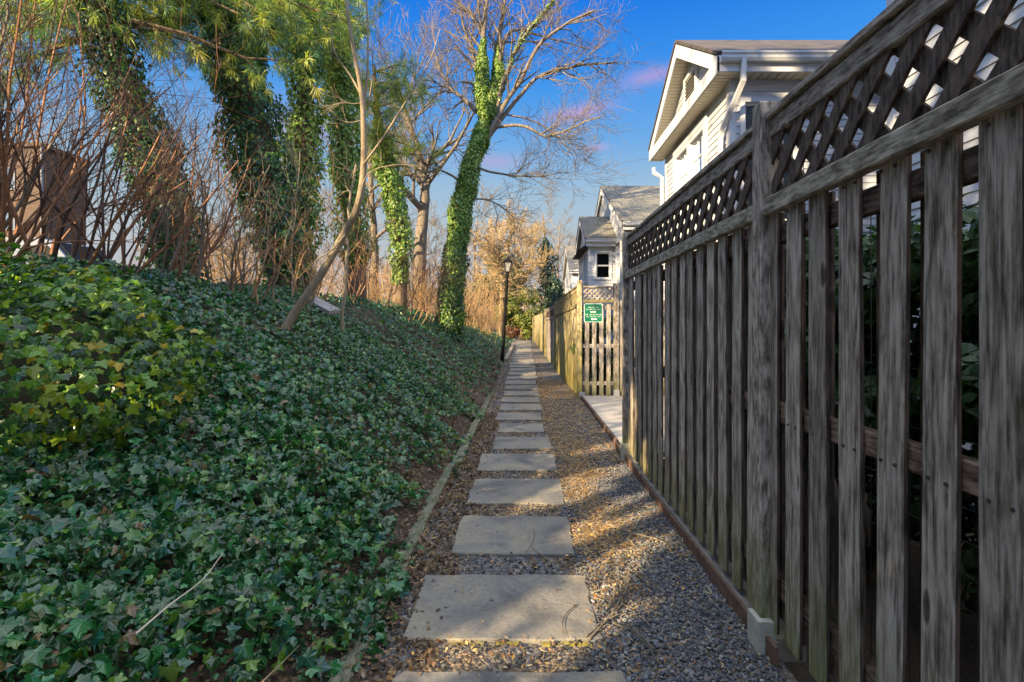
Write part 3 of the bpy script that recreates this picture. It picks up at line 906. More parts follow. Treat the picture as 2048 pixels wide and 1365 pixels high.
def path_tube(g, pts, rads, k=8, sub=4, jit=0.0, rnd=random):
    """Catmull-Rom through pts"""
    P_ = [pts[0] * 2 - pts[1]] + pts + [pts[-1] * 2 - pts[-2]]
    o = []; rr = []
    for i in range(1, len(P_) - 2):
        for s in range(sub):
            t = s / sub
            a, b, c, d = P_[i - 1], P_[i], P_[i + 1], P_[i + 2]
            q = 0.5 * ((2 * b) + (c - a) * t + (2 * a - 5 * b + 4 * c - d) * t * t + (-a + 3 * b - 3 * c + d) * t ** 3)
            if jit: q = q + Vector((rnd.gauss(0, jit), rnd.gauss(0, jit), 0))
            o.append(q); rr.append(rads[i - 1] * (1 - t) + rads[i] * t)
    o.append(pts[-1]); rr.append(rads[-1])
    g.tube(o, rr, k)
    return o, rr


def trunk_ivy(g, line, rads, n, rivy, z0, z1, cols, wts, smin, smax, fray=0.12, tmpl=KITE, gapseed=0):
    """leaves wrapped around a trunk poly-line between heights z0 and z1"""
    L_ = np.array([tuple(p) for p in line]); rr = np.array(rads)
    sel = [i for i in range(len(L_) - 1) if L_[i, 2] < z1 and L_[i + 1, 2] > z0]
    if not sel: return
    sel = np.array(sel)
    i = RNG.choice(sel, n); t = RNG.uniform(0, 1, n)
    c = L_[i] * (1 - t[:, None]) + L_[i + 1] * t[:, None]
    r0 = rr[i] * (1 - t) + rr[i + 1] * t
    th = RNG.uniform(0, 2 * np.pi, n)
    lump = 1 + 0.42 * np.sin(th * 2 + c[:, 2] * 2.1 + gapseed) + 0.38 * np.sin(c[:, 2] * 4.7 + th + gapseed * 2) + 0.3 * np.sin(c[:, 2] * 9.7 - th * 3)
    fade = np.clip((z1 - c[:, 2]) / 0.8, 0.15, 1) * np.clip((c[:, 2] - z0) / 0.3, 0.2, 1)
    rv = r0 + (rivy * lump * RNG.uniform(0.25, 1.0, n) ** 0.6 + np.abs(RNG.normal(0, fray, n)) * 0.5) * fade
    nr = np.stack([np.cos(th), np.sin(th), np.zeros(n)], 1)
    pos = c + nr * rv[:, None]
    pos[:, 2] += RNG.uniform(-0.05, 0.05, n)
    hole = smooth_noise(th * 1.2 + gapseed, c[:, 2] * 1.1, 1.8, gapseed + 4)
    ok = RNG.uniform(0, 1, n) < np.clip(1.0 + hole * 0.95, 0.12, 1)
    pos, nr, nn = pos[ok], nr[ok], int(ok.sum())
    scatter(g, pos, nr + np.array([0, 0, 0.35]), RNG.uniform(smin, smax, nn), palette(cols, wts, nn), tmpl, 0.4, np.array([0, 0, -1.0]), tip_bias=0.65)


TI_DARK = ([(0.025, 0.08, 0.03), (0.06, 0.14, 0.03), (0.14, 0.22, 0.035), (0.03, 0.08, 0.05)], [36, 30, 16, 18])
TI_LIGHT = ([(0.15, 0.25, 0.035), (0.22, 0.32, 0.055), (0.08, 0.17, 0.03), (0.28, 0.34, 0.08)], [30, 30, 30, 10])  # ivy on sunlit trunks: sun put into brighter yellow-green colours


def needles(g, tips, per=26, ln=0.13, w=0.0035, cols=None):
    """long drooping needle tufts"""
    n = len(tips) * per
    T = np.repeat(np.array([tuple(t[0]) for t in tips]), per, 0)
    D = np.repeat(np.array([tuple(t[1]) for t in tips]), per, 0)
    d = D * 0.55 + RNG.normal(0, 0.52, (n, 3)) + np.array([0, 0, -0.12])
    d /= np.linalg.norm(d, axis=1, keepdims=True)
    start = T - D * RNG.uniform(0, 0.10, (n, 1))
    l = ln * RNG.uniform(0.65, 1.15, (n, 1))
    side = np.cross(d, RNG.normal(0, 1, (n, 3))); side /= np.linalg.norm(side, axis=1, keepdims=True)
    mid = start + d * l * 0.55
    end = start + d * l + np.array([0, 0, -1.0]) * l * 0.22
    V = np.stack([start, mid + side * w, end, mid - side * w], 1).reshape(-1, 3)
    Tq = (np.arange(n) * 4)[:, None] + np.array([0, 1, 2, 3])[None, :]
    base = palette(cols or [(0.28, 0.33, 0.05), (0.14, 0.23, 0.05), (0.04, 0.12, 0.07), (0.42, 0.42, 0.08)], [28, 28, 28, 14], len(tips), 0.2)
    C = np.repeat(np.repeat(base, per, 0) * RNG.uniform(0.8, 1.2, (n, 1)), 4, 0)
    g.block(V, Tq, C)


def bough(gw, tips, p, d, Ln, rnd, r=0.03, dens=1.0):
    """pine bough: a limb with side twigs that end in needle tufts"""
    seg = 7
    pts = [p.copy()]; rad = [r]; dd = d.copy()
    for i in range(seg):
        dd = wob(rnd, dd, 0.13); dd = (dd + Vector((0, 0, -0.05 + 0.03 * i / seg))).normalized()
        p = p + dd * Ln / seg
        pts.append(p.copy()); rad.append(r * (1 - 0.8 * (i + 1) / seg))
    gw.tube(pts, rad, 5, cap=False)
    for i in range(1, seg + 1):
        for s in range(int(3 * dens + rnd.random())):
            base = (pts[i] - pts[i - 1]).normalized()
            ax = base.orthogonal().normalized(); ax.rotate(Matrix.Rotation(rnd.uniform(0, 6.28), 3, base))
            nd = (base * 0.6 + ax * 0.8 + Vector((0, 0, -0.08))).normalized()
            l = rnd.uniform(0.2, 0.5) * (1.2 - 0.5 * i / seg)
            e = pts[i] + nd * l
            e2 = e + wob(rnd, nd, 0.2) * l * 0.6
            gw.tube([pts[i], e, e2], [0.006, 0.004, 0.002], 3, cap=False)
            tips.append((e2, nd)); tips.append((e, nd))
            if rnd.random() < 0.6: tips.append((pts[i].lerp(e, 0.6), nd))
    tips.append((pts[-1], dd))


def pine(label, line, rads, boughs, ivy=None, dens=0.85, per=24, group='ivy-clad pines along the crest of the bank', top_boughs=None, seed=0, ln=0.18, w=0.0052):
    """line in world coords; boughs = list of (z, azimuth deg, length)"""
    rnd = random.Random(seed)
    base = line[0]
    t = thing('pine_tree', base, label, 'tree', group)
    loc = [p - base for p in line]
    g = Geo(); o, rr = path_tube(g, loc, rads, 10, 5, 0.008, rnd)
    g.build('trunk', m_bark, t, smooth=True)
    if ivy:
        gi = Geo()
        for (n, riv, z0, z1, pal, s0, s1) in ivy:
            trunk_ivy(gi, o, rr, n, riv, z0 - base.z, z1 - base.z, pal[0], pal[1], s0, s1, gapseed=seed)
        gi.build('climbing_ivy', m_ivy_far, t)
    if boughs:
        gw = Geo(); tips = []
        for (z, az, ln_) in boughs:
            zz = z - base.z
            k = min(range(len(o)), key=lambda i: abs(o[i].z - zz))
            d = Vector((math.cos(R(az)), math.sin(R(az)), 0.12)).normalized()
            bough(gw, tips, o[k].copy(), d, ln_, rnd, 0.02 + ln_ * 0.008, dens)
        gw.build('limb', m_bark, t)
        gn = Geo(); needles(gn, tips, per, ln, w)
        gn.build('needle_crown', m_needle, t)
    return t


def rboughs(n, z0, z1, l0, l1, seed, az=(0, 360)):
    r = random.Random(seed)
    return [(z0 + (z1 - z0) * (i + r.random()) / n, r.uniform(*az), r.uniform(l0, l1)) for i in range(n)]


# --- visible pines
def line_px(pts, Y):
    return [P(a, b, Y if not isinstance(Y, (list, tuple)) else Y[i]) for i, (a, b) in enumerate(pts)]


def base_on(px, Y, sink=0.12):
    X = (px - 1049) * Y / 1050
    return Vector((X, Y, hz(X, Y) - sink))


T0 = [base_on(372, 7.5)] + line_px([(330, 400), (278, 260), (225, 110), (190, -60), (170, -260)], 7.5)
pine('leftmost ivy-hung pine, its dark trunk leaning left behind the bare thicket', T0, [0.24, 0.2, 0.18, 0.16, 0.13, 0.08],
     rboughs(30, 5.5, 8.0, 1.0, 2.8, 11), [(9000, 0.15, 1.9, 6.6, TI_DARK, 0.05, 0.085)], seed=1)
T1 = [base_on(585, 9)] + line_px([(560, 450), (525, 330), (485, 180), (455, 40), (440, -50)], 9)
pine('thickest pine, trunk leaning left under dark shaggy ivy', T1, [0.36, 0.31, 0.29, 0.27, 0.22, 0.15],
     rboughs(20, 6.5, 7.6, 1.0, 2.3, 12), [(14000, 0.20, 2.5, 8.1, TI_DARK, 0.055, 0.095), (900, 0.1, 2.0, 3.4, TI_LIGHT, 0.05, 0.08)], seed=2)
T2 = [base_on(602, 11)] + line_px([(600, 460), (606, 330), (612, 180), (612, 40), (610, -160)], 11)
pine('upright pine with bright yellow-green ivy, just behind the thickest leaning pine', T2, [0.26, 0.2, 0.19, 0.17, 0.15, 0.1],
     rboughs(13, 7.0, 9.0, 0.9, 1.8, 13), [(10000, 0.15, 2.9, 9.4, TI_LIGHT, 0.055, 0.095)], seed=3)
T3 = [base_on(712, 12)] + line_px([(708, 470), (692, 330), (684, 200), (672, 80), (660, -120)], 12)
pine('upright pine with pale ivy, standing behind the tall leaning sapling', T3, [0.26, 0.2, 0.18, 0.16, 0.14, 0.1],
     rboughs(11, 8.2, 10.5, 0.8, 1.8, 14), [(10000, 0.14, 2.9, 9.6, TI_LIGHT, 0.055, 0.095)], seed=4)
T4 = [base_on(800, 14)] + line_px([(800, 470), (785, 380), (762, 290), (752, 200), (748, 130)], 14)
pine('slim pine tree with a short drooping top, left of the forked tree', T4, [0.2, 0.16, 0.13, 0.11, 0.08, 0.03],
     rboughs(15, 5.6, 8.4, 0.6, 1.5, 15, (-150, 90)), [(6000, 0.12, 3.0, 7.0, TI_LIGHT, 0.06, 0.10)], seed=5, per=20, w=0.005)

# --- the forked ivy tree with its wide bare crown
Yc = 15.0
rnd = random.Random(21)
A = [base_on(897, Yc)] + line_px([(905, 560), (915, 470), (930, 380), (955, 290), (972, 235)], Yc)
ft = thing('forked_tree', A[0], 'tall forked tree with ivy sleeved trunk leaning right and wide bare crown', 'tree')
b0 = A[0]
lc = lambda L_: [p - b0 for p in L_]
g = Geo()
o, rr = path_tube(g, lc(A), [0.27, 0.21, 0.19, 0.18, 0.165, 0.15], 12, 5, 0.012, rnd)
g.build('trunk', m_bark, ft, smooth=True)
gi = Geo(); trunk_ivy(gi, o, rr, 16000, 0.095, 0.1, 6.4, TI_LIGHT[0], TI_LIGHT[1], 0.055, 0.095, 0.08, gapseed=6)
trunk_ivy(gi, o, rr, 6000, 0.12, -0.2, 3.0, TI_DARK[0], TI_DARK[1], 0.055, 0.095, gapseed=8)
limbs = [
    ([(972, 235), (964, 175), (966, 100), (972, 20), (985, -80)], 0.13, (15.0, 14.9, 14.8, 14.7, 14.6), 2200, 0.08),
    ([(972, 235), (995, 170), (996, 110), (1003, 40), (1022, -60)], 0.14, (15.0, 15.0, 15.1, 15.2, 15.3), 2200, 0.08),
    ([(985, 240), (1020, 130), (1052, 70), (1085, 30), (1120, -20)], 0.075, (15.0, 14.8, 14.6, 14.4, 14.2), 260, 0.03),
    ([(965, 290), (1010, 210), (1045, 155), (1075, 95), (1130, 50), (1190, 20)], 0.085, (15, 14.9, 14.7, 14.4, 14.1, 13.8), 0, 0),
    ([(968, 285), (1030, 205), (1075, 155), (1140, 135), (1190, 128), (1235, 125)], 0.07, (15, 15.1, 15.2, 15.2, 15.3, 15.4), 0, 0),
    ([(985, 255), (1045, 252), (1090, 273), (1130, 262), (1170, 243), (1205, 232)], 0.05, (15, 14.8, 14.6, 14.4, 14.2, 14.0), 0, 0),
    ([(955, 225), (930, 200), (905, 180), (885, 150), (870, 110)], 0.07, (15, 15.1, 15.3, 15.5, 15.7), 0, 0),
    ([(962, 150), (948, 120), (938, 80), (925, 40), (915, -30)], 0.06, (14.9, 15, 15.2, 15.3, 15.5), 0, 0),
    ([(940, 330), (985, 345), (1030, 352), (1085, 353), (1120, 345)], 0.04, (15, 14.8, 14.5, 14.3, 14.1), 0, 0),
    ([(925, 400), (975, 400), (1010, 420), (1045, 455)], 0.03, (15, 14.8, 14.6, 14.4), 0, 0),
    ([(932, 370), (880, 340), (850, 345), (815, 330)], 0.04, (15, 15.1, 15.2, 15.4), 0, 0),
    ([(985, 225), (1060, 240), (1110, 270), (1145, 310)], 0.03, (15, 15.2, 15.4, 15.6), 0, 0),
    ([(1000, 90), (1030, 60), (1075, 70), (1130, 85), (1180, 100)], 0.045, (15.2, 15.4, 15.6, 15.9, 16.2), 0, 0),
    ([(968, 60), (940, 30), (915, 0), (880, -40)], 0.045, (14.8, 14.9, 15.0, 15.2), 0, 0),
]
cfg = dict(n=[0, 4, 5, 6], wob=0.17, up=0.05, ang=(0.35, 0.95), ls=(0.4, 0.72), t0=0.12, seg=5, rmin=0.0038)
for pts, r0, Ys, nivy, riv in limbs:
    g = Geo()
    LL = lc([P(a, b, y) for (a, b), y in zip(pts, Ys)])
    n = len(LL)
    rads = [max(r0 * (1 - 0.72 * i / (n - 1)), 0.01) for i in range(n)]
    oo, r2 = path_tube(g, LL, rads, 7, 4, 0.012, rnd)
    if nivy: trunk_ivy(gi, oo, r2, nivy * 2, riv * 0.8, -9, 8.4 if r0 > 0.1 else 20, TI_LIGHT[0], TI_LIGHT[1], 0.05, 0.085, 0.06, gapseed=n)
    m = len(oo)
    for k in range(13 if r0 < 0.1 else 10):
        i = rnd.randint(max(2, m // 4), m - 2)
        base = (oo[i + 1] - oo[i]).normalized()
        ax = base.orthogonal().normalized(); ax.rotate(Matrix.Rotation(rnd.uniform(0, 6.28), 3, base))
        ang = rnd.uniform(0.35, 0.9)
        grow(g, oo[i], (base * math.cos(ang) + ax * math.sin(ang)).normalized(), rnd.uniform(0.8, 1.7), r2[i] * 0.5, 2, rnd, cfg)
    g.build('limb', m_bark_pale, ft, smooth=True)
gi.build('climbing_ivy', m_ivy_far, ft)


def bare_tree(name, label, line, rads, mat, seed, depth=3, nlimb=12, ll=(1.5, 3.0), cfg=None, group=None, cat='tree', zfrac=0.35, k=7):
    rnd = random.Random(seed)
    b0 = line[0]
    t = thing(name, b0, label, cat, group)
    g = Geo(); o, rr = path_tube(g, [p - b0 for p in line], rads, k, 4, 0.01, rnd)
    g.build('trunk', mat, t, smooth=True)
    g = Geo(); m = len(o)
    c = dict(n=[0, 4, 4, 5], wob=0.18, up=0.10, ang=(0.35, 0.9), ls=(0.4, 0.7), t0=0.15, seg=4, rmin=0.004)
    if cfg: c.update(cfg)
    for q in range(nlimb):
        i = rnd.randint(int(m * zfrac), m - 2)
        a = rnd.uniform(0, 6.28)
        d = Vector((math.cos(a), math.sin(a), rnd.uniform(0.2, 1.1))).normalized()
        grow(g, o[i], d, rnd.uniform(*ll), rr[i] * 0.55, depth, rnd, c)
    g.build('branches', mat, t, smooth=True)
    return t


# --- other bare trees on the bank
bare_tree('bare_tree', 'bare pale barked tree with level crossing limb, left of the forked tree', [base_on(838, 18)] + line_px([(840, 500), (850, 400), (840, 310), (818, 250), (800, 190)], 18),
          [0.26, 0.22, 0.17, 0.12, 0.08, 0.04], m_bark_pale, 31, 3, 20, (1.6, 3.6), dict(rmin=0.006))
bare_tree('bare_tree', 'slender straight grey trunk seen between the ivy-clad pines', [base_on(752, 17)] + line_px([(748, 480), (742, 380), (738, 280)], 17),
          [0.15, 0.12, 0.09, 0.05], m_bark_pale, 32, 2, 12, (1.0, 2.2), dict(rmin=0.005))

# leaning sapling
sp_l = [base_on(556, 6.1, 0.06)] + line_px([(590, 625), (640, 552), (690, 465), (716, 410), (727, 340), (727, 250), (722, 180), (700, 60), (688, -40)], [6.1, 6.1, 6.1, 6.0, 6.0, 5.9, 5.9, 5.8, 5.8])
rnd = random.Random(41)
t = thing('leaning_sapling', sp_l[0], 'smooth tan sapling leaning right then bending straight up from the ivy bank', 'tree')
g = Geo(); o, rr = path_tube(g, [p - sp_l[0] for p in sp_l], [0.058, 0.052, 0.048, 0.045, 0.042, 0.037, 0.032, 0.026, 0.02, 0.014], 10, 4)
g.build('trunk', m_bark_tan, t, smooth=True)
for pts, r0 in (([(727, 330), (770, 270), (820, 190), (860, 120), (880, 60)], 0.014), ([(722, 190), (700, 150), (672, 110), (660, 60)], 0.014), ([(727, 225), (735, 140), (735, 40), (728, -40)], 0.02),
                ([(735, 215), (745, 150), (742, 80)], 0.008), ([(690, 470), (665, 500), (625, 530), (618, 590)], 0.009), ([(728, 240), (700, 245), (672, 238)], 0.006), ([(728, 205), (705, 208), (680, 200)], 0.006),
                ([(716, 412), (735, 350), (790, 330), (850, 335)], 0.010)):
    g = Geo(); n = len(pts)
    oo, r2 = path_tube(g, [P(a, b, 5.95) - sp_l[0] for a, b in pts], [max(0.003, r0 * (1 - 0.7 * i / (n - 1))) for i in range(n)], 6, 4)
    for q in range(4):
        i = rnd.randint(len(oo) // 2, len(oo) - 2)
        grow(g, oo[i], wob(rnd, (oo[i + 1] - oo[i]).normalized(), 0.5), rnd.uniform(0.2, 0.55), 0.004, 1, rnd, dict(n=[0, 3], rmin=0.0018, seg=4))
    g.build('limb', m_bark_tan, t, smooth=True)

# thin upright saplings
for i, (px, Y, top, lab) in enumerate([(684, 7.6, [(690, 560), (694, 480), (700, 400), (712, 330)], 'slim orange-lit sapling rising just right of the leaning sapling'),
                                       (532, 6.9, [(545, 590), (556, 540), (572, 480), (590, 400), (596, 330)], 'thin pale sapling stem left of the leaning sapling'),
                                       (582, 7.4, [(584, 560), (583, 500), (590, 430), (600, 300)], 'thin greenish sapling stem in front of the thickest pine'),
                                       (466, 6.3, [(460, 560), (470, 500), (500, 420), (540, 330)], 'short bare sapling in front of the gap between the two left pines')]):
    ln_ = [base_on(px, Y, 0.03)] + line_px(top, Y)
    r0 = 0.034 if i == 0 else 0.014
    bare_tree('thin_sapling', lab, ln_, [r0 * (1 - 0.15 * k) for k in range(len(ln_))], m_bark_tan, 50 + i, 1, 9, (0.3, 0.8), dict(rmin=0.002, n=[0, 3]), group='thin saplings on the bank', zfrac=0.45, k=6)


# --- bare thicket shrubs
def thicket(label, x, y, nst, h, spread, lean, mats, seed, depth=2, group='bare shrubs on the bank', r=(0.006, 0.014), tw=(5, 7), nm='bare_shrub', rmin=0.0018, z=None):
    rnd = random.Random(seed)
    b0 = Vector((x, y, (hz(x, y) if z is None else z) - 0.05))
    t = thing(nm, b0, label, 'shrub', group)
    gs = [Geo() for _ in mats]
    for i in range(nst):
        g = gs[i % len(mats)]
        a = rnd.uniform(0, 6.28); rr = rnd.uniform(0, spread)
        p = Vector((math.cos(a) * rr, math.sin(a) * rr * 0.7, 0))
        p.z = hz(x + p.x, y + p.y) - hz(x, y) if z is None else 0
        d = Vector((lean + rnd.gauss(0, 0.28) + p.x * 0.3, rnd.gauss(0, 0.2), 1)).normalized()
        grow(g, p, d, h * rnd.uniform(0.65, 1.1), rnd.uniform(*r), depth, rnd, dict(n=[0, tw[0], tw[1]], wob=0.10, up=0.05, ang=(0.3, 0.9), ls=(0.3, 0.6), t0=0.2, seg=6, rmin=rmin))
    for g, mt in zip(gs, mats):
        if g.v: g.build('stems', mt, t)
    return t


TH = [
    (-6.3, 6.2, 13, 3.2, 0.6, 0.1, (m_bark_red, m_bark_dark), 'tall dense bare shrub at the left frame edge, hiding the parked van'),
    (-5.2, 4.9, 10, 2.7, 0.35, 0.2, (m_bark_red, m_bark_pale), 'bare shrub with pale and red stems at the left frame edge'),
    (-3.45, 6.2, 9, 1.0, 0.3, 0.1, (m_dry, m_bark_pale), 'low tan dry shrub at the crest just right of the ivy shrub'),
    (-3.35, 7.9, 8, 1.0, 0.3, 0.1, (m_dry, m_bark_pale), 'low tan dry shrub on the crest behind the leaning sapling'),
    (-4.75, 4.75, 11, 2.5, 0.35, 0.25, (m_bark_red, m_bark_dark), 'reddish bare shrub at the left edge behind the ivy mound'),
    (-4.35, 5.2, 10, 2.1, 0.35, 0.30, (m_bark_red, m_bark_dark), 'bare shrub second from the left edge, stems fanning right'),
    (-3.85, 5.0, 10, 1.9, 0.35, 0.35, (m_bark_dark, m_bark_red), 'dark stemmed bare shrub leaning right behind the ivy mound'),
    (-3.65, 5.6, 8, 1.7, 0.35, 0.45, (m_bark_red, m_bark_pale), 'bare shrub leaning far right beside the ivy mound'),
    (-4.6, 6.6, 9, 2.1, 0.45, 0.15, (m_bark_red, m_bark_pale), 'bare shrub growing around the leftmost pine'),
    (-3.75, 7.0, 8, 1.6, 0.45, 0.15, (m_bark_pale, m_bark_red), 'low pale bare shrub in the gap between the two left pines'),
    (-5.6, 5.6, 12, 3.1, 0.5, 0.15, (m_bark_red, m_bark_dark), 'tall bare shrub before the brick building'),
    (-3.6, 8.8, 8, 1.7, 0.4, 0.1, (m_bark_red, m_dry), 'orange-lit bare shrub at the foot of the thickest pine'),
    (-3.5, 10.8, 9, 1.6, 0.5, 0.1, (m_bark_red, m_dry), 'bare shrub between the leaning sapling and the slim pine'),
    (-2.95, 12.6, 12, 1.6, 0.5, 0.25, (m_bark_red, m_dry), 'bushy bare shrub left of the forked tree, twigs lit orange'),
    (-2.6, 14.0, 12, 1.7, 0.5, 0.2, (m_bark_dark, m_dry), 'bare shrub touching the left side of the forked tree'),
]
for i, (x, y, n, h, s, ln_, ms, lab) in enumerate(TH):
    thicket(lab, x, y, n, h, s, ln_, ms, 70 + i, r=(0.007, 0.021) if y < 8 else (0.006, 0.012), tw=(5, 4), rmin=0.002 if y < 8 else 0.0035)
# dry, orange-lit brush farther off
for i, (x, y, h, s) in enumerate([(-4.6, 15.5, 1.6, 0.9), (-6.0, 17, 1.8, 1.0), (-3.6, 17.5, 1.7, 0.9), (-7.0, 13.0, 1.5, 1.0), (-2.4, 19.5, 1.9, 0.8), (-3.2, 22, 2.0, 1.0), (-2.2, 23.5, 1.8, 0.8), (-1.9, 26, 1.8, 0.8), (-3.0, 28, 2.2, 1.2),
                                  (-5.2, 21, 2.0, 1.2), (-8.2, 18, 2.0, 1.3), (-9.0, 14, 1.8, 1.2)]):
    lab = ('tawny dry brush beyond the crest of the bank', 'orange sunlit dry brush right of the forked tree')[4 <= i <= 8]
    thicket(lab, x, y, 38, h, s, 0.05, (m_dry, m_bark_gold), 100 + i, depth=1, group=('dry brush beyond the bank', 'orange dry brush by the path bend')[4 <= i <= 8], r=(0.006, 0.010), tw=(7, 7), nm='dry_brush', rmin=0.005)

# ================================================================== fences
def strips(g, u0, u1, z0, z1, pitch, w, x, th, sgn, M=None):
    """diagonal lattice strips in the (u=Y,z) plane, clipped to the rectangle; x = depth of layer"""
    Hh = z1 - z0
    c = u0 - Hh
    h = w / math.sqrt(2)              # half horizontal width of 45deg strip = w/2*sqrt2
    while c < u1 + Hh:
        # centre line: u = c + sgn*(z-z0)
        poly = []
        def clip(off):
            pts = []
            for zz in (z0, z1):
                pts.append((c + off + sgn * (zz - z0) if sgn > 0 else c + off + Hh - (zz - z0), zz))
            (ua, za), (ub, zb_) = pts
            # clip to [u0,u1]
            res = []
            for (p, q_) in (((ua, za), (ub, zb_)),):
                t0, t1 = 0.0, 1.0
                du = q_[0] - p[0]
                for lo in (u0,):
                    t = (lo - p[0]) / du
                    if du > 0: t0 = max(t0, t)
                    else: t1 = min(t1, t)
                for hi in (u1,):
                    t = (hi - p[0]) / du
                    if du > 0: t1 = min(t1, t)
                    else: t0 = max(t0, t)
                if t0 >= t1: return None
                return [(p[0] + du * t0, p[1] + (q_[1] - p[1]) * t0), (p[0] + du * t1, p[1] + (q_[1] - p[1]) * t1)]
        a = clip(-h); b = clip(h)
        if a and b:
            poly = [Vector((x, a[0][0], a[0][1])), Vector((x, b[0][0], b[0][1])), Vector((x, b[1][0], b[1][1])), Vector((x, a[1][0], a[1][1]))]
            if M: poly = [M @ p for p in poly]
            ax = Vector((th, 0, 0))
            if M: ax = M.to_3x3() @ ax
            g.prism(poly, ax)
        c += pitch


def board_mesh(w, h, th, rnd, bow=0.004):
    """one fence board, local: x = thickness (0..th), y = width (centred), z up, slightly irregular"""
    g = Geo()
    n = 6
    rings = []
    for i in range(n + 1):
        z = h * i / n
        a = rnd.uniform(-0.0025, 0.0025); b = rnd.uniform(-0.0025, 0.0025)
        c = 0.004
        ring = [(0, -w / 2 + c + a), (c, -w / 2 + a), (th, -w / 2 + a), (th, w / 2 + b), (c, w / 2 + b), (0, w / 2 - c + b)]
        rings.append([(x, y, z) for x, y in ring])
    k = 6
    for r_ in rings: g.v += r_
    for i in range(n):
        for j in range(k):
            j2 = (j + 1) % k
            g.f.append((i * k + j, (i + 1) * k + j, (i + 1) * k + j2, i * k + j2)); g.m.append(1 if j in (1, 3) else 0)
    g.f.append(tuple(range(k))); g.m.append(0)
    g.f.append(tuple(n * k + j for j in reversed(range(k)))); g.m.append(0)
    me = g.build('picket', [wood_z, wood_lat_gap])  # second slot: dark side faces, shade of the gaps put into the colour
    me_data = me.data
    bpy.data.objects.remove(me)
    return me_data


BOARDS = [board_mesh(0.120, 1.0, 0.017, random.Random(s)) for s in range(6)]
BOARDS_M = []
BACKS = {}
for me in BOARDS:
    c = me.copy(); c.materials.clear(); c.materials.append(wood_lat_gap); c.materials.append(wood_lat_gap); BACKS[id(me)] = c  # back boards coloured dark so the gaps read as shaded
for me in BOARDS:
    c = me.copy(); c.materials.clear(); c.materials.append(wood_zm); c.materials.append(wood_zm); BOARDS_M.append(c)


def rail_obj(name, parent, x0, x1, y0, y1, z0a, z1a, z0b, z1b, mat):
    """bar running along local Y from y0 (heights z0a..z1a) to y1 (z0b..z1b) with chamfered corners"""
    g = Geo()
    c = 0.006
    def ring(y, za, zb_):
        return [(x0 + c, y, za), (x1 - c, y, za), (x1, y, za + c), (x1, y, zb_ - c), (x1 - c, y, zb_), (x0 + c, y, zb_), (x0, y, zb_ - c), (x0, y, za + c)]
    rg = []
    n = max(2, int(abs(y1 - y0) / 0.4))
    rr_ = random.Random(int(abs(y0) * 100 + z0a * 77))
    for i in range(n + 1):
        t = i / n
        j = rr_.uniform(-0.002, 0.002)
        rg.append([(a, b, d + j) for a, b, d in ring(y0 + (y1 - y0) * t, z0a + (z0b - z0a) * t, z1a + (z1b - z1a) * t)])
    for r_ in rg: g.v += r_
    for i in range(n):
        for k in range(8):
            k2 = (k + 1) % 8
            g.f.append((i * 8 + k, i * 8 + k2, (i + 1) * 8 + k2, (i + 1) * 8 + k)); g.m.append(0)
    g.f.append(tuple(range(7, -1, -1))); g.m.append(0)
    g.f.append(tuple(n * 8 + k for k in range(8))); g.m.append(0)
    return g.build(name, mat, parent)


def put_board(parent, mesh, x, y, z0, h, flip=1, name='picket', rz=0.0):
    o = link(name, mesh, parent)
    o.location = (x, y, z0)
    o.scale = (1, 1, h)
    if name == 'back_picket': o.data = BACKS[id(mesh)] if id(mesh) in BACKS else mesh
    o.rotation_euler = (random.gauss(0, 0.0035), random.gauss(0, 0.004), rz)
    return o


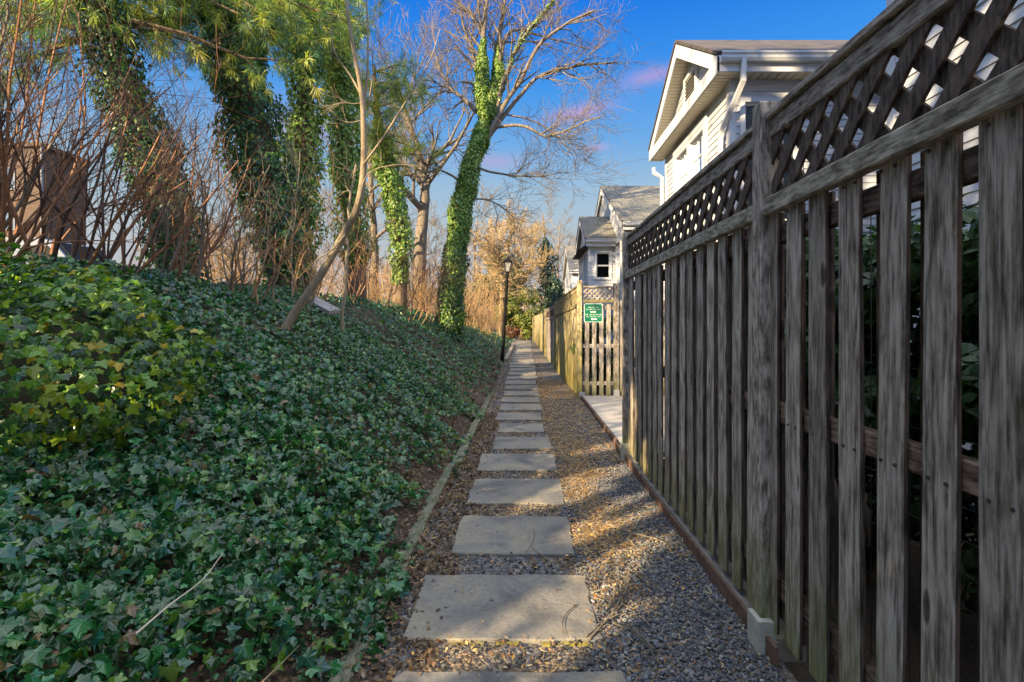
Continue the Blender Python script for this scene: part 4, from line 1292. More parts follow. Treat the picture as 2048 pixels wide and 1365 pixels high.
def fence_run(name, label, p0, p1, zg0, zg1, zt0, zt1, lat_h, pitch, boards, zr, mats, group=None, front_y0=0.0, back=True, post_at=(), capw=0.06, hasmid=True, clear=0.06, lat_pitch=0.155, lat_w=0.045, phase=0.07):
    """fence along p0->p1 (2D). local y runs along, local -x faces the path"""
    v = Vector((p1[0] - p0[0], p1[1] - p0[1])); Ln = v.length
    ang = math.atan2(v.y, v.x) - math.pi / 2
    t = thing(name, (p0[0], p0[1], 0), label, 'fence', group, ang)
    wz, wy, wl = mats[:3]
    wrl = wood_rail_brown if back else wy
    zt = lambda y: zt0 + (zt1 - zt0) * y / Ln
    zg = lambda y: zg0 + (zg1 - zg0) * y / Ln
    # front boards
    y = phase; i = 0
    rr_ = random.Random(int(Ln * 10))
    while y < Ln - 0.02:
        b = boards[rr_.randrange(len(boards))]
        z0 = zg(y) + clear + rr_.uniform(-0.012, 0.012)
        skip = any(abs(y - q) < 0.105 for q in post_at)
        if not skip or True:
            put_board(t, b, 0.0, y, z0, zt(y) - lat_h - 0.02 - z0 - (0.0 if lat_h else rr_.uniform(0, 0.02)))
        if back and y + pitch / 2 < Ln:
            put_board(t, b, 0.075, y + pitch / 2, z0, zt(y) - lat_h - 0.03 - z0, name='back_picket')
        y += pitch; i += 1
    # rails between front and back boards
    for f in zr:
        za, zb_ = zg0 + (zt0 - lat_h - zg0) * f, zg1 + (zt1 - lat_h - zg1) * f
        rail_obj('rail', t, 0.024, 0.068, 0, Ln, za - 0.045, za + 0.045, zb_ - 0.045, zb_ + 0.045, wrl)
    if lat_h:
        a, b = zt0 - lat_h, zt1 - lat_h
        rail_obj('middle_rail', t, -0.032, 0.022, 0, Ln, a - 0.055, a + 0.025, b - 0.055, b + 0.025, mats[3] if len(mats) > 3 else wy)
        rail_obj('top_rail', t, -0.004, 0.05, 0, Ln, zt0 - 0.105, zt0 - 0.02, zt1 - 0.105, zt1 - 0.02, wy)
        rail_obj('cap_rail', t, -0.022, 0.075, 0, Ln, zt0 - 0.017, zt0 + 0.018, zt1 - 0.017, zt1 + 0.018, wy)
        segs = [0.0] + sorted(post_at) + [Ln]
        for k in range(len(segs) - 1):
            ya, yb = segs[k] + 0.03, segs[k + 1] - 0.03
            if yb - ya < 0.15: continue
            g = Geo()
            zm = (zt(ya) + zt(yb)) / 2
            Mx = Matrix.Identity(4)
            sh = (zt(yb) - zt(ya)) / (yb - ya)
            Mx = Matrix(((1, 0, 0, 0), (0, 1, 0, 0), (0, sh, 1, zt(ya) - sh * ya), (0, 0, 0, 1)))
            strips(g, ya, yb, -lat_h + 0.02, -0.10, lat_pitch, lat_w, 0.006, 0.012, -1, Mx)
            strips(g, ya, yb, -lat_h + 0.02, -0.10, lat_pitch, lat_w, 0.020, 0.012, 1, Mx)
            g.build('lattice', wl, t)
    return t, zt, zg


# nearest fence: two panels, post between
FX = 1.16
f1, zt_, zg_ = fence_run('lattice_topped_fence', 'weathered grey board fence with lattice top, filling the right side', (FX, 0.25), (FX, 5.99), 0.03, 0.03, 2.485, 2.485, 0.415, 0.2003,
                         BOARDS, (0.12, 0.52, 0.93), (wood_z, wood_y, wood_lat_gap, wood_rail_moss), post_at=(2.275, 5.70), phase=0.03, lat_pitch=0.172, lat_w=0.062, clear=0.045)


def post(parent, x, y, z0, z1, w=0.1, mat=None, name='post', depth=None):
    g = Geo(); d = depth or w; c = 0.005
    ring = [(-d / 2 + c, -w / 2), (d / 2 - c, -w / 2), (d / 2, -w / 2 + c), (d / 2, w / 2 - c), (d / 2 - c, w / 2), (-d / 2 + c, w / 2), (-d / 2, w / 2 - c), (-d / 2, -w / 2 + c)]
    hh = z1 - z0
    for z in (0, hh - 0.01): g.v += [(a, b, z) for a, b in ring]
    g.v += [(a * 0.86, b * 0.86, hh) for a, b in ring]
    for L_ in (0, 8):
        for k in range(8):
            k2 = (k + 1) % 8
            g.f.append((L_ + k, L_ + k2, L_ + 8 + k2, L_ + 8 + k)); g.m.append(0)
    g.f.append(tuple(range(7, -1, -1))); g.m.append(0); g.f.append(tuple(range(16, 24))); g.m.append(0)
    o = g.build(name, mat or wood_z, parent); o.location = (x, y, z0)
    return o


post(f1, 0.0, 2.275, 0.02, 2.56, 0.092)
post(f1, 0.0, 5.70, 0.02, 2.54, 0.092)
sl = Geo(); sl.box(-0.058, 0.062, -0.062, 0.062, 0, 0.235)
for k in (-0.03, 0, 0.03):
    sl.box(-0.0605, -0.0585, k - 0.004, k + 0.004, 0.0, 0.23)
o = sl.build('post_sleeve', m_sleeve, f1); o.location = (-0.012, 2.255, -0.12)
o = sl.build('post_sleeve', m_sleeve, f1); o.location = (-0.005, 5.70, -0.07)
# nail heads and bolts on the near boards
for k in range(2, 11):
    y = 0.03 + 0.2003 * k
    for dz in (2.0, 1.06):
        g = Geo()
        for dy in (-0.035, 0.03):
            g.tube([Vector((-0.002, y + dy, dz)), Vector((0.004, y + dy, dz))], [0.006, 0.006], 8)
        g.build('nail', m_wire, f1)

# fence behind the patio: sunlit mossy section and the farther ones
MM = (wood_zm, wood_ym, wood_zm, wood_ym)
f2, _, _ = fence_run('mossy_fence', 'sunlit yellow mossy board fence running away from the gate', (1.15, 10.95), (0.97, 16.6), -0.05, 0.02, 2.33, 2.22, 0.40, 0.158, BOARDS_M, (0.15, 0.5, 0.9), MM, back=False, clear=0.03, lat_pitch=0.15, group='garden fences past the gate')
f3, _, _ = fence_run('mossy_fence', 'shadowed brown board fence section between the mossy and the pale sections', (0.98, 16.7), (0.86, 21.0), 0.06, 0.2, 2.12, 2.1, 0.36, 0.158, BOARDS, (0.15, 0.5, 0.9), (wood_z, wood_y, wood_lat_gap, wood_y), back=False, clear=0.03, group='garden fences past the gate')
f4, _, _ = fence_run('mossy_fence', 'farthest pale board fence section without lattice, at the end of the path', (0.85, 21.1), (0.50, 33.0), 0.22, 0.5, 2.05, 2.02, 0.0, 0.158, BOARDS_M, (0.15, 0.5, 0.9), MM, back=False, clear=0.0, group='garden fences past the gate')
post(f2, -0.01, -0.03, -0.04, 2.42, 0.095, wood_zm)
post(f3, 0.0, 0.0, 0.0, 2.2, 0.09, wood_zm)
post(f4, 0.0, 0.0, 0.0, 2.12, 0.09, wood_zm)

# gate panel facing the camera (local y runs to the right: +X)
gate = thing('wooden_gate', (1.17, 10.93, 0), 'narrow board gate with lattice top facing the camera at the patio end', 'gate', None, -math.pi / 2)
# local x -> world -Y?  rotation -90: local y -> +X, local x -> -Y
zt0 = 2.29
for k in range(4):
    b = BOARDS[k]
    o = put_board(gate, b, 0.012, 0.105 + k * 0.150 + 0.02, 0.03, 1.90)
    o.scale = (1, 0.74, 1.90)
for z in (0.28, 1.06, 1.86):
    rail_obj('rail', gate, -0.03, 0.010, 0.03, 0.68, z - 0.04, z + 0.04, z - 0.04, z + 0.04, wood_y)
rail_obj('middle_rail', gate, -0.01, 0.04, 0.05, 0.675, 1.955, 2.02, 1.955, 2.02, wood_ym)
rail_obj('top_rail', gate, -0.01, 0.05, 0.05, 0.675, 2.27, 2.305, 2.27, 2.305, wood_y)
g = Geo(); strips(g, 0.05, 0.675, 2.02, 2.27, 0.105, 0.032, 0.006, 0.010, 1); strips(g, 0.05, 0.675, 2.02, 2.27, 0.105, 0.032, -0.006, 0.010, -1)
g.build('lattice', wood_z, gate)
post(gate, 0.0, 0.735, 0.0, 2.36, 0.105)
g = Geo(); g.box(-0.06, 0.06, -0.06, 0.06, 0, 0.16)
o = g.build('post_bracket', m_galv, gate); o.location = (0.012, 0.735, -0.01)
g = Geo(); g.box(-0.055, 0.055, -0.06, 0.06, 0, 0.10)
o = g.build('post_bracket', m_galv, gate); o.location = (0.03, 0.02, 0.0)
side = thing('fence_panel', (1.955, 10.93, 0), 'plain board fence panel right of the gate post, half hidden by the near fence', 'fence', None, -math.pi / 2)
for k in range(9):
    o = put_board(side, BOARDS[k % 6], 0.0, 0.09 + k * 0.150, 0.03, 1.98); o.scale = (1, 1.02, 1.98)
for z in (0.3, 1.1, 1.85):
    rail_obj('rail', side, -0.045, -0.004, 0.0, 1.4, z - 0.04, z + 0.04, z - 0.04, z + 0.04, wood_y)

# green direction sign on the gate
sg = thing('direction_sign', (1.235, 10.93 - 0.045, 1.555), 'green house number sign with two white arrows, screwed to the gate', 'sign')
# sign local: x right, z up, facing -Y
def round_rect(x0, x1, z0, z1, r, n=6):
    pts = []
    for cx, cz, a0 in ((x1 - r, z1 - r, 0), (x0 + r, z1 - r, 90), (x0 + r, z0 + r, 180), (x1 - r, z0 + r, 270)):
        for i in range(n + 1):
            a = R(a0 + 90 * i / n)
            pts.append((cx + math.cos(a) * r, cz + math.sin(a) * r))
    return pts
def plate(g, pts, y0, y1, m=0):
    g.prism([Vector((x, y0, z)) for x, z in pts], (0, y1 - y0, 0), m)
g = Geo(); plate(g, round_rect(0, 0.38, 0, 0.385, 0.035), 0.0, -0.004); g.build('border', m_signw, sg)
g = Geo(); plate(g, round_rect(0.010, 0.370, 0.010, 0.375, 0.028), -0.0045, -0.0065); g.build('panel', m_green, sg)
def arrow(x0, x1, z, dirn):
    g = Geo(); h = 0.010; L_ = 0.03
    if dirn > 0: pts = [(x0, z - h), (x1 - L_, z - h), (x1 - L_, z - 0.024), (x1, z), (x1 - L_, z + 0.024), (x1 - L_, z + h), (x0, z + h)]
    else: pts = [(x1, z - h), (x1, z + h), (x0 + L_, z + h), (x0 + L_, z + 0.024), (x0, z), (x0 + L_, z - 0.024), (x0 + L_, z - h)]
    plate(g, pts, -0.007, -0.009)
    g.build('arrow', m_signw, sg)
arrow(0.13, 0.25, 0.210, 1)
arrow(0.14, 0.265, 0.062, -1)
for s, z, sz in (('2520 - 2562, 2576', 0.296, 0.030), ('AND 2634 THROUGH 2648', 0.250, 0.028), ('2564 - 2574, 2578 - 2596', 0.145, 0.028), ('2600 - 2632, 2617', 0.103, 0.028)):
    pass
TXT = [('2206 2N2, 21N,', 0.292, 0.034), ('217  U2N, 2U1 - M21', 0.250, 0.034), ('2206 - 2N2 2N, 2N9 20N', 0.144, 0.034), ('225 - 20N, 2U1 - M2', 0.102, 0.034)]
for s, z, sz in TXT:
    cu = bpy.data.curves.new('lettering', 'FONT'); cu.body = s; cu.size = sz; cu.align_x = 'CENTER'; cu.extrude = 0.0006
    cu.materials.append(m_signw)
    tmp = bpy.data.objects.new('tmp', cu); COL.objects.link(tmp)
    dg = bpy.context.evaluated_depsgraph_get(); me_t = bpy.data.meshes.new_from_object(tmp.evaluated_get(dg)); me_t.name = 'lettering'
    bpy.data.objects.remove(tmp)
    o = link('lettering', me_t, sg); o.location = (0.19, -0.0078, z); o.rotation_euler = (R(90), 0, 0)
for x, z in ((0.19, 0.36), (0.19, 0.026)):
    g = Geo(); g.tube([Vector((x, -0.006, z)), Vector((x, -0.010, z))], [0.006, 0.005], 8); g.build('screw', m_galv, sg)

# ================================================================== patio slab, edging
pt = Geo()
tag_p = []
for (xa, xb, ya, yb) in ((1.20, 1.98, 6.02, 8.2), (1.20, 1.98, 8.215, 9.6), (1.20, 1.98, 9.615, 10.86), (1.995, 4.5, 6.02, 8.2), (1.995, 4.5, 8.215, 10.86)):
    pt.box(xa, xb, ya, yb, -0.12, 0.035)
tag(pt.build('patio', m_conc), kind='structure')
ed = thing('kerb_edging', (1.1, 2.3, 0), 'rusty brown edging strip along the foot of the near fence', 'edging')
rr_ = random.Random(5)
y = 2.35
while y < 10.8:
    L_ = min(rr_.uniform(0.9, 1.6), 10.85 - y)
    g = Geo()
    xo = rr_.uniform(-0.006, 0.006)
    x_ = 1.118 if y < 6 else 1.165
    g.box(x_ + xo, x_ + xo + 0.018, 0, L_ - 0.012, -0.12, 0.0)
    o = g.build('edging_strip', m_rust, ed); o.location = (-1.1, y - 2.3, 0.045 + rr_.uniform(-0.01, 0.01)); o.rotation_euler = (0, 0, rr_.uniform(-0.004, 0.004))
    y += L_
g = Geo(); g.box(1.15, 1.30, 2.42, 5.99, -0.15, 0.035)
o = g.build('concrete_footing', m_foot, None); tag(o, 'concrete strip footing under the boards of the near fence', 'footing')

# timber edging on the ivy side
rr_ = random.Random(8)
y = 1.3
k = 0
while y < 12:
    L_ = rr_.uniform(1.9, 2.4)
    g = Geo()
    c = 0.008; w, h = 0.095, 0.12
    ring = [(c, 0), (w - c, 0), (w, c), (w, h - c), (w - c, h), (c, h), (0, h - c), (0, c)]
    n = 10
    for i in range(n + 1):
        g.v += [(a - w / 2 + rr_.uniform(-.002, .002), L_ * i / n, b - h + rr_.uniform(-.003, .003)) for a, b in ring]
    for i in range(n):
        for q_ in range(8):
            q2 = (q_ + 1) % 8
            g.f.append((i * 8 + q_, i * 8 + q2, (i + 1) * 8 + q2, (i + 1) * 8 + q_)); g.m.append(0)
    g.f.append(tuple(range(7, -1, -1))); g.m.append(0); g.f.append(tuple(n * 8 + q_ for q_ in range(8))); g.m.append(0)
    o = g.build('edging_timber', wood_edge)
    o.location = (-0.735 - 0.05 * (y < 3.4), y, 0.018 + rr_.uniform(-0.02, 0.012)); o.rotation_euler = (rr_.uniform(-0.008, 0.008), 0, rr_.uniform(-0.03, 0.012))
    tag(o, ['green stained landscape timber edging nearest the camera, end poking out of the ivy', 'second landscape timber along the ivy, its inner face in shadow', 'third landscape timber, mostly under ivy beside the fifth slab',
            'fourth landscape timber along the foot of the ivy', 'fifth landscape timber, beside the patio', 'farthest landscape timber in the near row of edging'][min(k, 5)], 'edging timber', 'timbers edging the path')
    y += L_ + 0.02; k += 1
# pale timber kerb near the lamp
g = Geo()
g.box(-0.07, 0.07, 0, 8.6, -0.14, 0.10)
o = g.build('pale_kerb', flat('weathered_pale_timber', (0.22, 0.19, 0.15), 0.85, var=0.25, nscale=10, bump=0.4)); o.location = (-0.66, 18.6, 0.2); o.rotation_euler = (0.031, 0, -0.012)
tag(o, 'long pale timber kerb left of the path by the lamp post', 'kerb')

# ================================================================== lamp post
lx, ly = -0.81, 19.0
lp = thing('lamp_post', (lx, ly, 0.16), 'slim black lamp post with a four-sided lantern, leaning slightly right', 'lamp post')
lp.rotation_euler = (0, R(3.4), 0)
g = Geo(); g.tube([Vector((0, 0, 0)), Vector((0, 0, 0.5)), Vector((0, 0, 3.2))], [0.078, 0.068, 0.052], 12)
for z, r_ in ((0.02, 0.12), (0.5, 0.08), (3.15, 0.066)):
    g.tube([Vector((0, 0, z)), Vector((0, 0, z + 0.05))], [r_, r_ * 0.9], 12)
g.build('pole', m_black, lp, smooth=False)
lan = Geo()
def frus(g, z0, r0, z1, r1, rot=45):
    a = [Vector((math.cos(R(rot + 90 * i)) * r0, math.sin(R(rot + 90 * i)) * r0, z0)) for i in range(4)]
    b = [Vector((math.cos(R(rot + 90 * i)) * r1, math.sin(R(rot + 90 * i)) * r1, z1)) for i in range(4)]
    for i in range(4):
        j = (i + 1) % 4
        g.poly([a[i], a[j], b[j], b[i]])
    g.poly(list(reversed(a))); g.poly(b)
    return a, b
frus(lan, 3.22, 0.085, 3.27, 0.11)
a0 = [Vector((math.cos(R(45 + 90 * i)) * 0.10, math.sin(R(45 + 90 * i)) * 0.10, 3.27)) for i in range(4)]
a1 = [Vector((math.cos(R(45 + 90 * i)) * 0.165, math.sin(R(45 + 90 * i)) * 0.165, 3.60)) for i in range(4)]
for i in range(4): lan.tube([a0[i], a1[i]], [0.010, 0.010], 4)
for i in range(4): lan.tube([a1[i], a1[(i + 1) % 4]], [0.012, 0.012], 4)
lan.build('lantern_frame', m_black, lp)
g = Geo(); frus(g, 3.272, 0.092, 3.60, 0.152); g.build('lantern_glass', m_lampglass, lp)
g = Geo(); frus(g, 3.612, 0.235, 3.64, 0.225); frus(g, 3.641, 0.22, 3.75, 0.06); g.tube([Vector((0, 0, 3.75)), Vector((0, 0, 3.79)), Vector((0, 0, 3.83))], [0.03, 0.035, 0.006], 8)
g.build('lantern_roof', m_black, lp)

# ================================================================== houses
def siding(g, org, u, n, width, z0, z1, openings=(), prof=None, step=0.105, lip=0.014):
    """lap siding wall: org = (x,y) at u=0; u,n = 2D unit vectors; prof(z)->(umin,umax)"""
    z = z0
    ux, uy = u; nx_, ny_ = n
    def pt(uu, zz, o_): return Vector((org[0] + ux * uu + nx_ * o_, org[1] + uy * uu + ny_ * o_, zz))
    while z < z1 - 1e-6:
        zt = min(z + step, z1)
        for_int = [(0, width)]
        if prof:
            a, b = prof((z + zt) / 2)
            if b - a < 0.02: z = zt; continue
            for_int = [(a, b)]
        for (a, b, c, d) in openings:
            if c < (z + zt) / 2 < d:
                new = []
                for (p, q_) in for_int:
                    if a > p: new.append((p, min(a, q_)))
                    if b < q_: new.append((max(b, p), q_))
                for_int = [(p, q_) for p, q_ in new if q_ - p > 0.005]
        for (p, q_) in for_int:
            g.poly([pt(p, z, lip), pt(q_, z, lip), pt(q_, zt, 0.0), pt(p, zt, 0.0)])
            g.poly([pt(p, z, 0), pt(q_, z, 0), pt(q_, z, lip), pt(p, z, lip)])
        z = zt


def obox(g, org, u, n, a, b, o0, o1, z0, z1):
    """box in wall coordinates"""
    pts = [Vector((org[0] + u[0] * uu + n[0] * oo, org[1] + u[1] * uu + n[1] * oo, z0)) for uu, oo in ((a, o0), (b, o0), (b, o1), (a, o1))]
    g.prism(pts, (0, 0, z1 - z0))


def window(parent, org, u, n, a, b, z0, z1, cols=3, rows=4, split=None, curtain=m_curtain, frame=0.07):
    """window unit with frame, panes, grid and curtain"""
    g = Geo()
    f = frame
    obox(g, org, u, n, a - f, a, -0.02, 0.045, z0 - f, z1 + f); obox(g, org, u, n, b, b + f, -0.02, 0.045, z0 - f, z1 + f)
    obox(g, org, u, n, a, b, -0.02, 0.043, z1, z1 + f); obox(g, org, u, n, a, b, -0.02, 0.05, z0 - f, z0)
    w = g.build('window', m_trim, parent)
    g = Geo(); obox(g, org, u, n, a, b, -0.045, -0.041, z0, z1); g.build('pane', m_glass, w)
    g = Geo()
    for i in range(1, cols):
        uu = a + (b - a) * i / cols; obox(g, org, u, n, uu - 0.009, uu + 0.009, -0.038, -0.024, z0, z1)
    for i in range(1, rows):
        zz = z0 + (z1 - z0) * i / rows; obox(g, org, u, n, a, b, -0.040, -0.026, zz - 0.009, zz + 0.009)
    s = 0.035
    obox(g, org, u, n, a, a + s, -0.039, -0.012, z0, z1); obox(g, org, u, n, b - s, b, -0.039, -0.012, z0, z1)
    obox(g, org, u, n, a + s, b - s, -0.037, -0.014, z0, z0 + s); obox(g, org, u, n, a + s, b - s, -0.037, -0.014, z1 - s, z1)
    if split: zz = z0 + (z1 - z0) * 0.5; obox(g, org, u, n, a + s, b - s, -0.036, -0.010, zz - 0.025, zz + 0.025)
    g.build('grid', m_trim, w)
    g = Geo(); 
    nn = 24
    for i in range(nn):
        u0_, u1_ = a + (b - a) * i / nn, a + (b - a) * (i + 1) / nn
        o0, o1 = -0.12 - 0.03 * (i % 2), -0.12 - 0.03 * ((i + 1) % 2)
        if curtain is None: break
        g.poly([Vector((org[0] + u[0] * u0_ + n[0] * o0, org[1] + u[1] * u0_ + n[1] * o0, z0)), Vector((org[0] + u[0] * u1_ + n[0] * o1, org[1] + u[1] * u1_ + n[1] * o1, z0)),
                Vector((org[0] + u[0] * u1_ + n[0] * o1, org[1] + u[1] * u1_ + n[1] * o1, z1)), Vector((org[0] + u[0] * u0_ + n[0] * o0, org[1] + u[1] * u0_ + n[1] * o0, z1))])
    if curtain is not None: g.build('curtain', curtain, w)
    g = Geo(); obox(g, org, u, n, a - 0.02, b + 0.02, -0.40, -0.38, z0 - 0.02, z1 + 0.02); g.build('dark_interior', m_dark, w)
    return w


def roof_obj(parent, quads, mat, th=0.05, name='roof'):
    """quads: list of 4 Vectors (eave a, eave b, ridge b, ridge a); keeps a metric uv"""
    me = bpy.data.meshes.new(name); V = []; F = []; UV = []
    for q in quads:
        b = len(V)
        a0, b0_, c0, d0 = q
        nrm = (b0_ - a0).cross(d0 - a0).normalized()
        if nrm.z < 0: nrm = -nrm
        e = (b0_ - a0).normalized(); s = nrm.cross(e)
        for p in q: V.append(p + nrm * th); UV.append(((p - a0).dot(e), abs((p - a0).dot(s))))
        for p in q: V.append(p.copy()); UV.append(((p - a0).dot(e), abs((p - a0).dot(s))))
        F += [(b, b + 1, b + 2, b + 3), (b + 7, b + 6, b + 5, b + 4)] + [(b + i, b + 4 + i, b + 4 + (i + 1) % 4, b + (i + 1) % 4) for i in range(4)]
    me.from_pydata([tuple(v) for v in V], [], F)
    me.polygons.foreach_set('use_smooth', [False] * len(F))
    at = me.attributes.new('roofuv', 'FLOAT2', 'POINT')
    at.data.foreach_set('vector', np.array(UV, dtype=np.float32).ravel())
    me.materials.append(mat)
    return link(name, me, parent)


def gable_house(label, xw, y0, y1, xback, z_eave, z_peak, roofmat, over=0.30, overx=0.28, pediment=True, group='white sided houses behind the fences', zbase=-0.05, near_open=(), front_open=(), roof_over=0.0):
    """house with its gable facing the path (-X). y0 near wall, y1 far wall, ridge along X"""
    h = thing('white_house', (xw, y0, 0), label, 'house', group)
    O = Vector((xw, y0, 0))
    ym = (y0 + y1) / 2; half = (y1 - y0) / 2; oh = half + over
    slope = (z_peak - z_eave) / oh
    W = y1 - y0
    xf = xw - overx
    # walls in local coordinates
    g = Geo()
    siding(g, (0, 0), (0, 1), (-1, 0), W, zbase, z_eave, front_open)
    siding(g, (0, 0), (0, 1), (-1, 0), W, z_eave, z_peak, (), prof=lambda z: (max(0, half - (z_peak - z) / slope + 0.0), min(W, half + (z_peak - z) / slope)))
    g.build('front_wall', m_white, h)
    g = Geo(); siding(g, (0, 0), (1, 0), (0, -1), xback - xw, zbase, z_eave + 0.1, near_open)
    g.build('side_wall', m_white, h)
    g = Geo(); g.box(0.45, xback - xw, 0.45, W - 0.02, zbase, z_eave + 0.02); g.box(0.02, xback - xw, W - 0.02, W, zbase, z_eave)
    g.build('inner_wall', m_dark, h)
    # corner boards
    g = Geo(); g.box(-0.022, 0.07, -0.022, 0.09, zbase, z_eave + 0.05); g.box(-0.022, 0.0, 0.09, 0.1, zbase, z_eave)
    g.build('corner_board', m_trim, h)
    g = Geo(); g.box(-0.022, 0.06, W - 0.09, W + 0.022, zbase, z_eave + 0.0); g.build('corner_board', m_trim, h)
    # roof
    xa, xb = -overx - 0.02, xback - xw
    ya, yb, yc = half - oh, half, half + oh
    V3 = Vector
    roof_obj(h, [[V3((xa, ya, z_eave)), V3((xb, ya, z_eave)), V3((xb, yb, z_peak)), V3((xa, yb, z_peak))],
                 [V3((xb, yc, z_eave)), V3((xa, yc, z_eave)), V3((xa, yb, z_peak)), V3((xb, yb, z_peak))]], roofmat)
    # rake boards and rake soffit
    x0_, x1_ = -overx, 0.0
    rk = 0.20
    for s in (-1, 1):
        g = Geo()
        ye = half + s * oh
        pts = [V3((x0_, ye, z_eave - 0.02)), V3((x0_, ye, z_eave - rk * 1.2)), V3((x0_, half, z_peak - 0.012 - rk * 1.25)), V3((x0_, half, z_peak - 0.012))]
        if s > 0: pts.reverse()
        g.prism(pts, (0.025, 0, 0))
        g.build('rake_board', m_trim, h)
        g = Geo()
        a_, b_ = 0.03, rk * 0.6
        nst = 34
        for i in range(nst):
            t0_, t1_ = i / nst, (i + 1) / nst - 0.0025
            def pp(t, dz): return half + s * oh * (1 - t), z_eave + (z_peak - z_eave) * t - dz
            (ya_, za_), (yb2, zb2) = pp(t0_, 0.10), pp(t1_, 0.10)
            g.poly([V3((x0_ + 0.026, ya_, za_)), V3((x1_, ya_, za_)), V3((x1_, yb2, zb2)), V3((x0_ + 0.026, yb2, zb2))])
        g.build('rake_soffit', m_soffit, h)
    if pediment:
        # level return across the gable foot
        g = Geo(); g.box(x0_ + 0.002, 0.0, -over + 0.004, W + over - 0.004, z_eave - 0.235, z_eave - 0.03)
        g.build('gable_return', m_trim, h)
        g = Geo(); y = -over + 0.01
        while y < W + over - 0.08:
            g.box(x0_ + 0.03, -0.002, y, y + 0.085, z_eave - 0.245, z_eave - 0.237); y += 0.1
        g.build('soffit', m_soffit, h)
        # louvred vent in the gable
        vw, v0, v1 = 0.30, z_eave + 0.28, z_eave + 0.70
        if z_peak - z_eave > 1.2:
            g = Geo(); hy = half
            for (a, b, c, d) in ((hy - vw - 0.06, hy - vw, v0 - 0.06, v1 + 0.06), (hy + vw, hy + vw + 0.06, v0 - 0.06, v1 + 0.06), (hy - vw, hy + vw, v0 - 0.06, v0), (hy - vw, hy + vw, v1, v1 + 0.06)):
                g.box(-0.06, -0.016, a, b, c, d)
            vt = g.build('vent', m_trim, h)
            g = Geo(); z = v0
            while z < v1 - 0.05:
                g.prism([V3((-0.055, hy - vw, z)), V3((-0.02, hy - vw, z + 0.045)), V3((-0.02, hy - vw, z + 0.055)), V3((-0.055, hy - vw, z + 0.01))], (0, 2 * vw, 0)); z += 0.07
            g.build('louvre', m_vent, vt)
            g = Geo(); g.box(-0.019, -0.0165, hy - vw, hy + vw, v0, v1); g.build('backing', m_dark, vt)
    # near eave: soffit, fascia, gutter
    g = Geo(); x = 0.02
    while x < xb - 0.1:
        g.box(x, x + 0.11, -over + 0.01, -0.002, z_eave - 0.22, z_eave - 0.21); x += 0.125
    g.build('soffit', m_soffit, h)
    g = Geo(); g.box(-overx, xb, -over, -over + 0.022, z_eave - 0.235, z_eave - 0.005); g.build('fascia', m_trim, h)
    g = Geo()
    prof = [(-over - 0.003, z_eave - 0.02), (-over - 0.003, z_eave - 0.12), (-over - 0.08, z_eave - 0.12), (-over - 0.105, z_eave - 0.08), (-over - 0.105, z_eave - 0.045), (-over - 0.125, z_eave - 0.02), (-over - 0.125, z_eave + 0.005),
            (-over - 0.115, z_eave + 0.005), (-over - 0.115, z_eave - 0.015), (-over - 0.095, z_eave - 0.04), (-over - 0.095, z_eave - 0.075), (-over - 0.075, z_eave - 0.11), (-over - 0.015, z_eave - 0.11), (-over - 0.015, z_eave - 0.02)]
    g.prism([V3((-overx + 0.02, a, b)) for a, b in prof], (xb + overx - 0.04, 0, 0))
    g.build('gutter', m_gutter, h)
    return h


def downspout(parent, pts, w=0.075, d=0.055):
    g = Geo()
    P_ = [Vector(p) for p in pts]
    g.tube(P_, [w * 0.62] * len(P_), 4)
    return g.build('downspout', m_gutter, parent)


h1 = gable_house('nearest white gabled house with louvred gable vent, dark roof and corner downspout', 3.08, 7.85, 11.42, 12.0, 5.38, 6.67, m_roof_dark, over=0.30, overx=0.30,
                 front_open=((1.0, 2.8, 3.05, 4.95),), near_open=((0.13, 1.06, 3.0, 4.90), (2.6, 3.5, 3.0, 4.90)))
window(h1, (0, 0), (0, 1), (-1, 0), 1.09, 1.83, 3.1, 4.84, 3, 5, curtain=None)
window(h1, (0, 0), (0, 1), (-1, 0), 1.98, 2.71, 3.1, 4.84, 2, 4)
g = Geo(); g.box(-0.052, -0.015, 0.93, 2.87, 4.912, 5.03); g.box(-0.052, -0.015, 0.93, 1.018, 2.9, 4.910); g.box(-0.052, -0.015, 2.782, 2.87, 2.9, 4.910); g.build('window_trim', m_trim, h1)
window(h1, (0, 0), (1, 0), (0, -1), 0.20, 0.99, 3.05, 4.82, 4, 1)
window(h1, (0, 0), (1, 0), (0, -1), 2.67, 3.43, 3.05, 4.82, 4, 1)
downspout(h1, [(0.04, -0.37, 5.30), (0.04, -0.36, 4.98), (-0.02, -0.18, 4.74), (-0.10, 0.10, 4.45), (-0.10, 0.14, 4.30), (-0.10, 0.14, 0.0)])
downspout(h1, [(-0.20, 3.57 + 0.30, 5.0), (-0.20, 3.57 + 0.29, 4.9), (-0.08, 3.57 + 0.06, 4.72), (-0.08, 3.57 + 0.06, 0.0)])

h2 = gable_house('second white gabled house with tree shadows on its grey roof', 3.05, 16.2, 24.4, 12, 4.62, 6.82, m_roof_grey, over=0.3, overx=0.10, pediment=False, near_open=(), front_open=((0.3, 1.15, 2.8, 4.2),))
window(h2, (0, 0), (0, 1), (-1, 0), 0.36, 1.08, 2.86, 4.15, 1, 2, curtain=None)
